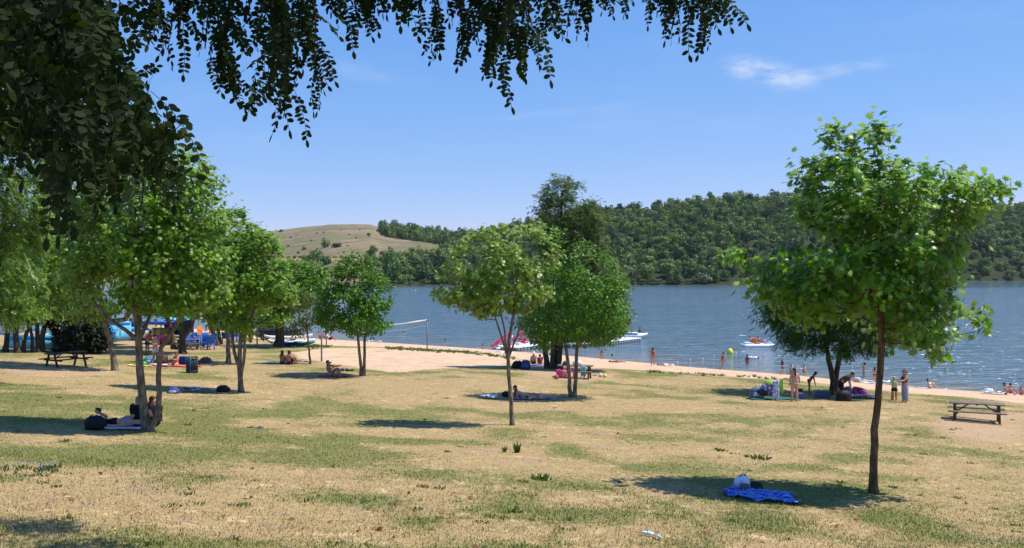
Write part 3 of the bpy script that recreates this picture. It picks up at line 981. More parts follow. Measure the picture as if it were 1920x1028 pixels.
make_tree('acacia_tree', 'low dark acacia with fern-like leaves on two dark trunks shading bathers near the beach', (1562, 742),
          [[(1560, 742), (1562, 715), (1556, 685), (1550, 655), (1545, 615)], [(1566, 742, .05), (1568, 712, .1), (1573, 685, .15), (1580, 640, .2)]],
          [(1428, 592), (1440, 555), (1480, 520), (1540, 500), (1620, 500), (1690, 520), (1700, 570), (1690, 620), (1640, 655), (1590, 665), (1545, 660), (1520, 650), (1480, 655), (1450, 645), (1470, 625), (1445, 610)],
          SPIN, LM_fern, BK_dark, 140, 50, .44, .17, G_pl, 12, kd=.9, fork=.5, up=.9)
make_tree('plane_tree', 'slim light green plane tree forking low in the middle of the lawn', (960, 797),
          [[(960, 797), (957, 740), (953, 690), (954, 640), (957, 622), (966, 570), (972, 500), (985, 450)], [(957, 622, 0, .42, .6), (925, 585, -.1), (895, 560, -.3), (862, 530, -.4)], [(957, 622, 0, .42, .6), (938, 575, .2), (925, 520, .4), (915, 470, .5)], [(957, 622, 0, .42, .6), (985, 590, -.15), (1008, 545, -.4), (1020, 490, -.5)]],
          [(810, 550), (818, 533), (836, 544), (861, 541), (855, 524), (825, 519), (822, 500), (842, 487), (850, 466), (874, 452), (890, 434), (920, 430), (951, 424), (973, 432), (998, 421), (1016, 411), (1031, 422), (1034, 451), (1046, 470), (1048, 507), (1035, 553), (1000, 572), (979, 584), (960, 590), (942, 572), (929, 590), (912, 598), (889, 591), (864, 580), (836, 569)],
          PLANE, LM_plane_fresh, BK_plane, 230, 18, .17, .085, G_pl, 13, kd=.6, fork=.9, spread=.42, voids=.50, up=.45, droop=-.2)
make_tree('plane_tree', 'dense bright green tree with two stems growing apart beside the cluttered picnic table', (1073, 745),
          [[(1070, 745), (1068, 715), (1065, 680), (1059, 640), (1050, 590), (1045, 520)], [(1076, 745, .02), (1080, 710, .05), (1081, 670, .1), (1084, 640, .1), (1100, 590, .1), (1105, 540, .1)]],
          [(1032, 440), (1052, 426), (1078, 446), (1106, 466), (1140, 484), (1156, 504), (1167, 525), (1171, 566), (1155, 569), (1169, 578), (1179, 612), (1160, 619), (1136, 650), (1120, 640), (1090, 630), (1050, 640), (1015, 655), (1000, 640), (978, 625), (975, 600), (1000, 560), (1020, 500), (1040, 450)],
          OVAL, LM_green, BK_plane, 230, 36, .19, .10, G_pl, 14, kd=.75, voids=.34)
make_tree('locust_tree', 'tall dark locust on several trunks rising highest above the trees in the middle', (1037, 692),
          [[(1036, 692), (1038, 640), (1040, 590), (1044, 520), (1050, 440), (1054, 360)], [(1028, 692, .1), (1022, 660, .15), (1017, 620, .2), (1008, 560, .3)], [(1046, 689, -.1), (1050, 655, -.1), (1055, 620, -.15), (1070, 550, -.2), (1090, 450, 0)], [(1043, 691, .3), (1044, 650, .35), (1042, 600, .4), (1034, 500, .5)]],
          [(1026, 337), (1060, 330), (1082, 335), (1090, 357), (1084, 376), (1090, 384), (1110, 374), (1116, 398), (1134, 407), (1118, 426), (1128, 452), (1144, 469), (1140, 488), (1162, 507), (1178, 560), (1170, 620), (1100, 640), (1010, 625), (985, 600), (1000, 520), (1012, 440), (1007, 404), (1022, 382), (1019, 354)],
          SPIN, LM_tall, BK_dark, 320, 75, .34, .20, G_pl, 15, kd=.75, spread=.5)
make_tree('plane_tree', 'compact dark green tree on two slender stems beside the volleyball sand', (680, 705),
          [[(678, 705), (675, 670), (672, 640), (668, 615), (665, 560), (663, 510)], [(682, 705, .05), (683, 675, .05), (683, 640, .1), (688, 610, .1), (700, 560, .1)]],
          [(663, 468), (674, 476), (696, 490), (709, 517), (724, 523), (737, 554), (727, 598), (740, 608), (718, 619), (696, 624), (665, 626), (631, 620), (603, 612), (587, 600), (590, 585), (603, 560), (612, 536), (622, 504), (640, 487)],
          OVAL, LM_green, BK_plane, 190, 38, .21, .095, G_pl, 16, kd=.8, voids=.30)
make_tree('young_tree', 'small thin pale green tree on a single stem beside the sunbathing couple', (582, 683),
          [[(582, 683), (580, 655), (577, 630), (574, 600), (572, 570)]],
          [(547, 552), (559, 546), (584, 548), (600, 565), (601, 592), (580, 624), (560, 630), (545, 622), (534, 600), (538, 570)],
          OVAL, LM_pale, BK_brown, 70, 26, .17, .075, G_pl, 17)
make_tree('plane_tree', 'full plane tree branching into three pale stems close to the ground by a black bag', (453, 735),
          [[(453, 735), (451, 712), (449, 690), (450, 650), (452, 610), (455, 540), (455, 470)], [(449, 690, 0, .16, .75), (441, 672, .1), (435, 645, .15), (432, 620, .2), (420, 560, .3)], [(453, 700, 0, .12, .7), (458, 680, -.1), (461, 650, -.1), (458, 625, -.15), (480, 580, -.2), (500, 520, 0)]],
          [(385, 415), (398, 398), (419, 394), (453, 398), (472, 414), (491, 436), (509, 439), (522, 455), (527, 483), (534, 511), (549, 536), (549, 567), (540, 595), (516, 612), (484, 619), (463, 632), (438, 625), (416, 612), (390, 590), (375, 554), (366, 505), (372, 440)],
          PLANE, LM_plane, BK_plane, 280, 45, .16, .12, G_pl, 18, kd=.7, voids=.36)
make_tree('plane_tree', 'large plane tree with two pale trunks from one foot where people rest at the left', (280, 808),
          [[(276, 808), (270, 770), (267, 740), (262, 690), (260, 640), (257, 600), (247, 550), (240, 480), (235, 400)], [(260, 640, 0, .41, .7), (265, 600, -.1), (266, 560, -.2), (265, 480, -.5), (268, 390, -.6)], [(260, 640, 0, .42, .6), (274, 600, .2), (284, 570, .3), (300, 520, .4), (315, 440, .5)], [(256, 632, 0, .44, .6), (240, 618, -.2), (212, 596, -.4), (190, 565, -.5)], [(286, 808, .0, .03, .66), (296, 775, .0), (299, 735, .0), (298, 690, .0), (302, 652, .0), (320, 622, .1), (340, 590, .1), (365, 540, .2), (385, 470, .2)]],
          [(290, 275), (345, 285), (374, 294), (392, 318), (404, 346), (414, 380), (424, 428), (432, 480), (428, 540), (405, 575), (365, 588), (330, 592), (300, 578), (255, 585), (215, 590), (180, 590), (145, 565), (122, 500), (128, 430), (145, 360), (185, 315), (235, 285)],
          PLANE, LM_plane, BK_plane, 380, 44, .14, .135, G_pl, 19, kd=.7, fork=.7, voids=.38)
make_tree('plane_tree', 'broad plane tree with a pale trunk leaning left behind the dark picnic table', (216, 695),
          [[(216, 695), (212, 665), (205, 635), (196, 605), (190, 570), (180, 510), (170, 450)], [(204, 633, 0, .4), (230, 600, .3), (250, 560, .4)]],
          [(40, 470), (60, 420), (100, 380), (150, 360), (210, 365), (260, 400), (275, 480), (262, 550), (230, 585), (180, 598), (120, 596), (70, 590), (45, 540)],
          PLANE, LM_plane, BK_plane, 260, 50, .165, .17, G_pl, 20, kd=.75, voids=.3)
make_tree('plane_tree', 'plane tree with a straight grey trunk standing just behind the three-stemmed one', (428, 682),
          [[(428, 682), (428, 650), (427, 610), (430, 560), (435, 500)]],
          [(365, 470), (400, 440), (450, 440), (490, 460), (515, 520), (505, 585), (465, 615), (430, 622), (395, 612), (360, 585), (350, 520)],
          PLANE, LM_plane, BK_plane, 130, 46, .2, .15, G_pl, 21)
G_l = 'trees standing by the boat terrace'
make_tree('plane_tree', 'thick dark trunk tree directly in front of the stacked blue chairs', (343, 663),
          [[(343, 663), (342, 640), (341, 610), (338, 580), (335, 520)], [(348, 640, 0, .25), (356, 610, .2), (362, 585, .3), (380, 530, .3)]],
          [(280, 480), (300, 430), (350, 410), (400, 440), (410, 510), (400, 560), (370, 590), (330, 585), (300, 588), (275, 550)],
          PLANE, LM_plane, BK_dark, 130, 46, .22, .25, G_l, 22)
make_tree('plane_tree', 'brown leaning tree between the yellow board and the thick dark trunk', (326, 654),
          [[(326, 654), (322, 625), (315, 598), (305, 570), (295, 520)]],
          [(240, 500), (270, 450), (320, 440), (340, 500), (345, 560), (310, 582), (260, 584), (235, 550)],
          PLANE, LM_plane, BK_brown, 90, 42, .22, .2, G_l, 23)
make_tree('plane_tree', 'dark slanting tree right of the blue chairs, lower of the leaning two', (409, 648),
          [[(409, 648), (402, 628), (393, 605), (385, 580), (370, 530)]],
          [(340, 500), (370, 460), (410, 470), (420, 530), (415, 580), (390, 596), (355, 586)],
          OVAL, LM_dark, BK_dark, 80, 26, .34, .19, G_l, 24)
make_tree('plane_tree', 'dark slanting tree right of the blue chairs, upper of the leaning two', (414, 646),
          [[(414, 646), (409, 620), (403, 595), (398, 570), (395, 520)]],
          [(370, 490), (400, 450), (440, 460), (450, 520), (445, 580), (415, 596), (385, 586)],
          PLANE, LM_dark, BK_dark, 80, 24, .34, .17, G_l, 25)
make_tree('broadleaf_tree', 'dense deep green tree on a stout black trunk above the parked car', (525, 650),
          [[(524, 650), (525, 630), (524, 605), (520, 585), (530, 540)], [(525, 615, 0, .6), (540, 590, .5), (565, 550, .5)]],
          [(500, 500), (528, 490), (560, 493), (600, 502), (617, 522), (613, 552), (590, 566), (560, 575), (540, 590), (512, 605), (490, 610), (470, 595), (480, 550)],
          OVAL, LM_green, BK_dark, 190, 34, .34, .42, G_l, 26, kd=1.0, spread=.55)
LR = [((10, 660), (12, 585), [(-40, 480), (0, 430), (45, 440), (60, 520), (50, 580), (0, 590), (-40, 580)], 'leftmost thin trunk of the row before the pale blue pool'),
      ((33, 662), (30, 588), [(0, 470), (40, 420), (80, 450), (85, 530), (70, 578), (20, 590), (-5, 555)], 'straight dark trunk second from the left before the pale blue pool'),
      ((43, 661), (54, 612), [(30, 500), (70, 470), (100, 500), (105, 565), (80, 596), (40, 592)], 'right leaning trunk of the row before the pale blue pool'),
      ((61, 661), (57, 615), [(20, 540), (50, 500), (85, 520), (90, 580), (60, 600), (30, 592)], 'short left leaning sapling trunk of the row before the pale blue pool'),
      ((72, 661), (70, 587), [(40, 480), (75, 430), (115, 450), (120, 540), (105, 586), (60, 590), (35, 555)], 'slim upright trunk fifth along the row before the pale blue pool'),
      ((79, 660), (85, 606), [(60, 500), (100, 450), (140, 470), (145, 560), (120, 590), (75, 592)], 'pale curved trunk nearest the black bush in the row by the pool')]
for i, (b, tp, cr, lab) in enumerate(LR):
    mid = ((b[0] * .45 + tp[0] * .55) + (3, -2, -3, 2, -1, -4)[i], (b[1] + tp[1]) / 2)
    make_tree('locust_tree', lab, b, [[b, mid, tp, ((cr[1][0] + cr[2][0]) / 2, cr[1][1] + 40)]], cr, OVAL if i % 2 else PLANE, LM_plane if i % 2 else LM_green, BK_dark if i < 5 else BK_plane, 80, 40, .22, (.18, .2, .15, .12, .16, .2)[i], 'row of trees before the pale blue pool', 40 + i)
podded = make_tree('locust_tree', 'locust at the left border carrying bunches of dark brown seed pods', (-22, 720),
          [[(-22, 720), (-18, 640), (-10, 560), (0, 470), (10, 380), (20, 300)]],
          [(-120, 250), (-40, 200), (40, 190), (95, 270), (105, 330), (85, 400), (60, 470), (70, 540), (60, 590), (0, 600), (-80, 590), (-130, 450)],
          SPIN, LM_plane, BK_dark, 190, 60, .36, .16, None, 50, kd=.8, spread=.6)
B = podded.location
mb = MB(); r = np.random.default_rng(3)
for k in range(46):
    px = r.choice([20, 12, 40, 70, 80]) + r.normal() * 9; py = r.uniform(318, 385)
    x = (px + 22) * B.y / F; z = CZ + (HY - py) / F * B.y - B.z; y = -1.4 + r.normal() * .5
    for q in range(3):
        a = np.array((x, y, z)) + r.normal(size=3) * .07
        mb.bar(a, a + np.array((r.normal() * .03, r.normal() * .03, -.17)), .028, .008)
mb.build('seed_pods', M((.10, .045, .03), .7), podded)
make_tree('bush', 'big black-green evergreen bush between the pool and the leaning plane', (150, 662),
          [[(150, 662), (149, 640), (148, 610)], [(152, 662, .1), (165, 640, .2), (175, 615, .3)], [(148, 662, -.1), (130, 640, -.2), (120, 615, -.3)]],
          [(98, 600), (115, 590), (150, 585), (185, 592), (197, 610), (195, 640), (188, 658), (150, 663), (120, 661), (112, 640), (100, 622)],
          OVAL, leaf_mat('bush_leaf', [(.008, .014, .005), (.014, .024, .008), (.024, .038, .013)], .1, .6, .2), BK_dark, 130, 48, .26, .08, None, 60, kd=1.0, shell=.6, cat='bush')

# ------------------------------------------------------------------ the big locust overhead: trunk and crown stand left of and above the camera
lb = onland(-5.6, 6.2)
loc = empty('locust_tree', lb)
tag(loc, 'dark overhanging locust whose leafy twigs hang into the top of the view', 'tree')
r = np.random.default_rng(77)
L0 = np.array(lb)
limbs = []      # polylines in world coordinates, with radii
def limb(pts, r0, r1):
    P = np.array(pts, float)
    t = np.linspace(0, 1, len(P)); tt = np.linspace(0, 1, len(P) * 5)
    Q = np.stack([np.interp(tt, t, P[:, i]) for i in range(3)], 1)
    for _ in range(3): Q[1:-1] = (Q[:-2] + 2 * Q[1:-1] + Q[2:]) / 4
    limbs.append((Q, np.linspace(r0, r1, len(Q))))
    return Q
z0 = L0[2]
limb([(L0[0], L0[1], z0 - .15), (-5.5, 6.3, z0 + 2), (-5.2, 6.4, z0 + 4.5), (-4.9, 6.5, z0 + 7.5), (-4.2, 6.8, z0 + 10.5)], .27, .10)
limb([(-5.2, 6.4, z0 + 4.6), (-3.9, 5.0, 12.4), (-2.3, 4.0, 12.0), (-.9, 3.8, 11.35), (.3, 3.8, 11.05), (1.1, 3.9, 10.9)], .09, .012)
limb([(-5.3, 6.4, z0 + 4.0), (-4.0, 4.2, 11.6), (-2.6, 2.9, 11.2), (-1.5, 2.4, 10.75), (-.95, 2.3, 10.35)], .08, .010)
limb([(-4.9, 6.5, z0 + 7.0), (-2.5, 8.0, 15.2), (.5, 8.5, 15.8), (2.5, 8.5, 16)], .08, .02)
limb([(-4.9, 6.5, z0 + 7.2), (-4.5, 9.0, 14.6), (-3.0, 11, 15.2), (-1.2, 12.3, 15.3)], .08, .02)
limb([(-5.0, 6.5, z0 + 6.0), (-2.5, 5.2, 14), (0, 4.6, 14.2), (2.2, 4.2, 14.4)], .07, .02)
PP, DD, NN, SS = [], [], [], []
def spray(p, d, n, size):
    PP.append(p); DD.append(d); NN.append(n); SS.append(size)
def strand(px0, px1, py1, dist, ncomp, width, size=.185, py0=-30):
    ncomp = int(ncomp * 1.0)
    """a drooping twig that ends where the photograph shows its tip, with compound leaves hanging from it"""
    X0 = (px0 - 960) / F * dist; X1 = (px1 - 960) / F * dist
    ztop = CZ + (HY - py0) / F * dist
    zend = CZ + (HY - py1) / F * dist + size * .85
    top = np.array((X0, dist + r.normal() * .08, ztop + .12)); end = np.array((X1, dist + r.normal() * .1, max(zend, CZ + (HY - py1) / F * dist + size * .6)))
    # hang from the limb above
    allp = np.concatenate([q for q, _ in limbs[1:3]])
    a = allp[np.argmin(np.linalg.norm(allp - (top + (0, 0, .3)), axis=1))]
    limb([a, (a + top) / 2 + (0, 0, .12), top, (top + end) / 2 + r.normal(size=3) * .015, end], .009, .0025)
    w = width / F * dist
    for k in range(ncomp):
        f = k / max(1, ncomp - 1)
        p = top + (end - top) * min(1, f * 1.02) + r.normal(size=3) * (w * .16, .05, .015)
        d = np.array((r.normal() * .42, r.normal() * .42, -1.0))
        s = size * r.uniform(.75, 1.12)
        n = np.array((r.normal(), r.normal() - .4, .25))
        spray(p, d, n, s)
for a in ((268, 285, 85, 3.5, 9, 50), (300, 300, 75, 3.4, 7, 40), (335, 333, 132, 3.5, 12, 40), (365, 372, 60, 3.7, 9, 50), (415, 405, 185, 3.5, 18, 60), (435, 442, 222, 3.5, 20, 50), (470, 470, 95, 3.6, 9, 40),
          (520, 500, 195, 3.3, 20, 60), (535, 548, 250, 3.3, 26, 60), (560, 582, 200, 3.4, 16, 40), (510, 525, 120, 3.6, 12, 60), (575, 585, 92, 3.7, 8, 40), (640, 630, 68, 3.8, 8, 50), (680, 688, 66, 3.8, 8, 40), (715, 720, 38, 3.9, 7, 50),
          (770, 768, 50, 3.9, 7, 40), (810, 826, 108, 3.8, 12, 40), (850, 868, 118, 3.8, 13, 40), (905, 912, 60, 3.8, 10, 50), (935, 930, 120, 3.6, 18, 60), (955, 950, 165, 3.6, 22, 60), (985, 992, 140, 3.6, 16, 50), (1010, 1015, 60, 3.7, 8, 50),
          (1040, 1050, 50, 3.8, 7, 50), (1085, 1083, 56, 3.9, 6, 24), (1128, 1128, 52, 4.0, 6, 24), (1160, 1166, 32, 4.0, 8, 50), (1205, 1213, 38, 4.0, 6, 30), (1240, 1240, 55, 3.9, 9, 40), (1262, 1276, 86, 3.9, 11, 40), (1310, 1328, 94, 3.9, 12, 40), (1330, 1345, 50, 4.0, 7, 40), (1365, 1372, 12, 4.1, 4, 24),
          (600, 602, 30, 3.6, 8, 60), (740, 742, 30, 3.8, 8, 60), (880, 880, 40, 3.7, 8, 60), (1100, 1105, 20, 3.9, 6, 60), (790, 795, 25, 3.8, 6, 50), (650, 655, 22, 3.7, 8, 60), (700, 705, 25, 3.7, 8, 60)):
    strand(*a)
# the dense mass close by at the left
MASS = [(-60, -60), (190, -60), (200, 60), (215, 105), (265, 165), (270, 205), (300, 245), (335, 275), (335, 300), (300, 310), (250, 300), (215, 300), (180, 330), (140, 330), (100, 300), (70, 250), (-60, 240)]
k = 0
while k < 400:
    px, py = r.uniform(-40, 370), r.uniform(-40, 440)
    if not in_poly(MASS, px, py): continue
    k += 1
    dist = r.uniform(1.75, 3.1)
    p = np.array(((px - 960) / F * dist, dist, CZ + (HY - py) / F * dist))
    d = np.array((r.normal() * .7 + .25, r.normal() * .6, -.75 + r.normal() * .25))
    s = .17 * r.uniform(.7, 1.2)
    p = p - d / np.linalg.norm(d) * s * .5
    spray(p, d, np.array((r.normal(), r.normal() - .3, .5)), s)
for k in range(14):
    px, py = r.uniform(0, 300), r.uniform(100, 330)
    if not in_poly(MASS, px, py): continue
    dist = r.uniform(1.9, 2.8)
    e = np.array(((px - 960) / F * dist, dist, CZ + (HY - py) / F * dist))
    q = limbs[2][0]; a = q[np.argmin(np.linalg.norm(q - e - (0, 0, .5), axis=1))]
    limb([a, a + (e - a) * .3 + r.normal(size=3) * .08 + (0, 0, .08), a + (e - a) * .65 + r.normal(size=3) * .06, e], .004, .0015)
# four long low leaves that hang below the mass
for px, py, dist in ((110, 300, 1.6), (135, 320, 1.6), (95, 330, 1.7), (320, 290, 2.0)):
    p = np.array(((px - 960) / F * dist, dist, CZ + (HY - py + 40) / F * dist))
    spray(p, np.array((r.normal() * .2, .1, -1.0)), np.array((r.normal(), -1, .2)), .15)
# the crown overhead, which shades the hanging twigs
cent = np.array((-2.2, 6.6, 15.6)); rad = np.array((6.6, 5.6, 3.8))
SHADE = [gp(*q) for q in ((10, 978), (40, 985), (75, 993), (105, 992), (20, 996), (110, 1024), (160, 1025), (195, 1028), (90, 1040), (170, 1045), (-60, 985), (-80, 1010))]
k = 0
while k < 450:
    v = r.normal(size=3); v /= np.linalg.norm(v)
    c = cent + v * rad * r.uniform(.35, 1) ** .6
    if k > 385:
        g_ = SHADE[r.integers(len(SHADE))]; t_ = (CZ + 1.3 + .31 * g_.y - g_.z) / (SUN.z - .31 * SUN.y)
        c = np.array(g_ + SUN * t_) + r.normal(size=3) * (.16, .12, .05)
    elif c[2] < CZ + .31 * max(c[1], 1) + .9: continue
    k += 1
    j = int(np.argmin(np.linalg.norm(np.concatenate([q for q, _ in limbs[:6]]) - c, axis=1)))
    a = np.concatenate([q for q, _ in limbs[:6]])[j]
    if k % 3 == 0: limb([a, (a + c) / 2 + (0, 0, .1), c], .014, .004)
    for q in range(10):
        d = r.normal(size=3) + (0, 0, -.5)
        if k > 385 and q > 6: break
        spray(c + r.normal(size=3) * (.3 if k <= 385 else .2), d, np.array((r.normal() * .6, r.normal() * .6, 1)), (.42 if k <= 385 else .34) * r.uniform(.8, 1.2))
TV, TF, off = [], [], 0
for Q, R_ in limbs:
    v, f = tube_np(Q, R_, 10 if R_[0] > .05 else 5)
    TV.append(v); TF.append(f + off); off += len(v)
link('trunk', np_mesh('trunk', np.concatenate(TV) - L0, np.concatenate(TF), True), loc, BK_dark)
PP, DD, NN, SS = np.array(PP), np.array(DD), np.array(NN), np.array(SS)
Vv, Ff, o_ = [], [], 0
for q, T in enumerate(PIN):
    s = np.arange(len(PP)) % len(PIN) == q
    v, f = scatter_leaves(T, PP[s], NN[s], DD[s], SS[s])
    Vv.append(v); Ff.append(f + o_); o_ += len(v)
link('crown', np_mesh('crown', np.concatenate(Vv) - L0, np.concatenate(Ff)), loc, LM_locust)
# ------------------------------------------------------------------ people
J0 = dict(pel=(0, 0, .93), wai=(0, 0, 1.08), che=(0, 0, 1.27), nec=(0, .01, 1.42), jaw=(0, -.015, 1.50), hed=(0, -.005, 1.575), top=(0, .01, 1.645), nos=(0, -.105, 1.545))
for sd, s in (('L', 1), ('R', -1)):
    J0.update({'sh' + sd: (s * .165, 0, 1.37), 'el' + sd: (s * .215, .03, 1.10), 'wr' + sd: (s * .225, -.03, .87),
               'hi' + sd: (s * .095, 0, .90), 'kn' + sd: (s * .112, -.02, .49), 'an' + sd: (s * .118, .02, .08), 'to' + sd: (s * .14, -.13, .03)})
RAD = {k_: v_ * 1.17 for k_, v_ in dict(pel=.125, wai=.108, che=.122, nec=.052, jaw=.070, hed=.094, top=.055, nos=.017, sh=.056, el=.040, wr=.027, hi=.088, kn=.055, an=.038, to=.032).items()}
def pose(**k):
    j = dict(J0); j.update(k); return j
def sym(**k):
    o = {}
    for a, v in k.items():
        o[a + 'L'] = v; o[a + 'R'] = (-v[0], v[1], v[2])
    return o
def tilt(j, names, piv, ang, ax='x'):
    """turns the named joints about a pivot (forward bend for positive angles about x)"""
    R = Matrix.Rotation(ang, 3, ax.upper()); p = Vector(piv)
    for n in names: j[n] = tuple(p + R @ (Vector(j[n]) - p))
    return j
UPPER = ['wai', 'che', 'nec', 'jaw', 'hed', 'top', 'nos', 'shL', 'shR', 'elL', 'elR', 'wrL', 'wrR']
HEADJ = ['jaw', 'hed', 'top', 'nos']
def p_stand(**k): return pose(**k)
def p_look_down(**k):
    j = pose(**k); return tilt(j, HEADJ, j['nec'], .5)
def p_walk(**k):
    return pose(**{**dict(knL=(.08, -.16, .50), anL=(.08, -.28, .10), toL=(.09, -.42, .06), knR=(-.08, .02, .48), anR=(-.08, .27, .14), toR=(-.09, .17, .03),
                elL=(.20, .12, 1.12), wrL=(.2, .14, .90), elR=(-.2, -.06, 1.12), wrR=(-.18, -.18, .92)), **k})
def p_bend(a=1.0, **k):
    j = pose()
    tilt(j, UPPER, j['pel'], a)
    for s, x in (('L', 1), ('R', -1)):
        sh = Vector(j['sh' + s]); j['el' + s] = tuple(sh + Vector((x * .03, -.04, -.27))); j['wr' + s] = tuple(sh + Vector((-x * .02, -.10, -.51)))
    j.update(k); return j
def p_sit(lean=0.0, **k):
    d = dict(pel=(0, 0, .125), wai=(0, .01, .27), che=(0, 0, .46), nec=(0, -.01, .61), jaw=(0, -.04, .69), hed=(0, -.03, .765), top=(0, -.015, .835), nos=(0, -.13, .735))
    d.update(sym(sh=(.165, 0, .56), el=(.21, -.17, .38), wr=(.10, -.36, .42), hi=(.085, -.05, .12), kn=(.12, -.40, .44), an=(.12, -.58, .08), to=(.12, -.73, .03)))
    j = pose(**d)
    if lean: tilt(j, UPPER, j['pel'], -lean)
    j.update(k); return j
def p_lie(**k):
    """on the back, head towards -x of the figure's own frame, feet towards +x"""
    d = dict(pel=(0, 0, .12), wai=(-.15, 0, .12), che=(-.34, 0, .125), nec=(-.5, 0, .11), jaw=(-.58, 0, .13), hed=(-.66, 0, .12), top=(-.73, 0, .11), nos=(-.63, 0, .225))
    for s, q in (('L', 1), ('R', -1)):
        d.update({'sh' + s: (-.44, q * .165, .10), 'el' + s: (-.2, q * .24, .06), 'wr' + s: (.03, q * .25, .05), 'hi' + s: (.04, q * .085, .11), 'kn' + s: (.44, q * .10, .13), 'an' + s: (.85, q * .10, .06), 'to' + s: (.90, q * .13, .17)})
    j = pose(**d); j.update(k); return j
def p_elbows(**k):
    """on the belly, propped on the elbows, head towards -x"""
    d = dict(pel=(0, 0, .11), wai=(-.14, 0, .12), che=(-.31, 0, .22), nec=(-.43, 0, .36), jaw=(-.49, 0, .43), hed=(-.51, 0, .51), top=(-.50, 0, .58), nos=(-.61, 0, .47))
    for s, q in (('L', 1), ('R', -1)):
        d.update({'sh' + s: (-.40, q * .16, .29), 'el' + s: (-.42, q * .2, .05), 'wr' + s: (-.62, q * .08, .06), 'hi' + s: (.04, q * .085, .10), 'kn' + s: (.44, q * .10, .07), 'an' + s: (.84, q * .1, .06), 'to' + s: (.96, q * .1, .03)})
    j = pose(**d); j.update(k); return j

SKIN = {'tan': (.42, .215, .135), 'pink': (.56, .305, .225), 'pale': (.62, .40, .30), 'brown': (.30, .15, .09), 'red': (.48, .20, .135)}
_bake = []
def skel(P, E, root, name, mat, parent, sub=1):
    """queue a skinned surface grown on the given joints"""
    me = bpy.data.meshes.new(name)
    me.from_pydata([p for p, _ in P], E, [])
    bm = bmesh.new(); bm.from_mesh(me)
    lay = bm.verts.layers.skin.verify()
    bm.verts.ensure_lookup_table()
    for v, (p, rad) in zip(bm.verts, P):
        v[lay].radius = (rad, rad); v[lay].use_root = False
    bm.verts[root][lay].use_root = True
    bm.to_mesh(me); bm.free()
    o = link(name, me, parent, mat)
    m = o.modifiers.new('skin', 'SKIN'); m.use_smooth_shade = True
    s = o.modifiers.new('sub', 'SUBSURF'); s.levels = s.render_levels = sub
    _bake.append(o)
    return o
def bake_all():
    bpy.context.view_layer.update()
    dg = bpy.context.evaluated_depsgraph_get()
    new = []
    for o in _bake:
        ev = o.evaluated_get(dg)
        me = bpy.data.meshes.new_from_object(ev)
        new.append((o, me))
    for o, me in new:
        o.modifiers.clear(); o.data = me
    _bake.clear()

def body_graph(j, f=1.0, fingers=True, curl=.5):
    P, E, ix = [], [], {}
    def add(n, p, rad, par=None):
        ix[n] = len(P); P.append((tuple(p), rad * f))
        if par is not None: E.append((ix[par], ix[n]))
    V_ = lambda n: Vector(j[n])
    mid = lambda a, b, t=.5: V_(a) + (V_(b) - V_(a)) * t
    add('pel', j['pel'], RAD['pel']); add('wai', j['wai'], RAD['wai'], 'pel'); add('che', j['che'], RAD['che'], 'wai')
    add('nec', j['nec'], RAD['nec'], 'che'); add('jaw', j['jaw'], RAD['jaw'], 'nec'); add('hed', j['hed'], RAD['hed'], 'jaw'); add('top', j['top'], RAD['top'], 'hed')
    add('nos', j['nos'], RAD['nos'], 'jaw')
    up = (V_('nec') - V_('che')).normalized()
    for s in 'LR':
        add('sh' + s, j['sh' + s], RAD['sh'], 'che')
        add('bi' + s, mid('sh' + s, 'el' + s, .45), .054, 'sh' + s)
        add('el' + s, j['el' + s], RAD['el'], 'bi' + s)
        add('fo' + s, mid('el' + s, 'wr' + s, .3), .047, 'el' + s)
        add('wr' + s, j['wr' + s], RAD['wr'], 'fo' + s)
        d = (V_('wr' + s) - V_('el' + s)).normalized()
        q = Vector((0, 1, 0)).cross(d)
        if q.length < .2: q = Vector((1, 0, 0)).cross(d)
        q.normalize(); n = d.cross(q)
        w = V_('wr' + s)
        add('pa' + s, w + d * .065, .034, 'wr' + s)
        if fingers:
            for k, (off, ln) in enumerate(((-.030, .060), (-.010, .072), (.011, .068), (.030, .052))):
                a = w + d * .095 + q * off
                add(f'f{k}{s}', a, .011, 'pa' + s)
                add(f'g{k}{s}', a + d * ln * .55 + n * ln * .3 * curl, .0095, f'f{k}{s}')
                add(f'h{k}{s}', a + d * ln * .8 + n * ln * .9 * curl, .008, f'g{k}{s}')
            t = w + d * .045 - q * .045 + n * .01
            add('t' + s, t, .012, 'pa' + s); add('u' + s, t + d * .035 - q * .012 + n * .015, .009, 't' + s)
        add('hi' + s, j['hi' + s], RAD['hi'], 'pel')
        add('th' + s, mid('hi' + s, 'kn' + s, .45), .085, 'hi' + s)
        add('kn' + s, j['kn' + s], RAD['kn'], 'th' + s)
        add('ca' + s, mid('kn' + s, 'an' + s, .32), .065, 'kn' + s)
        add('an' + s, j['an' + s], RAD['an'], 'ca' + s)
        add('to' + s, j['to' + s], RAD['to'], 'an' + s)
    return P, E, ix

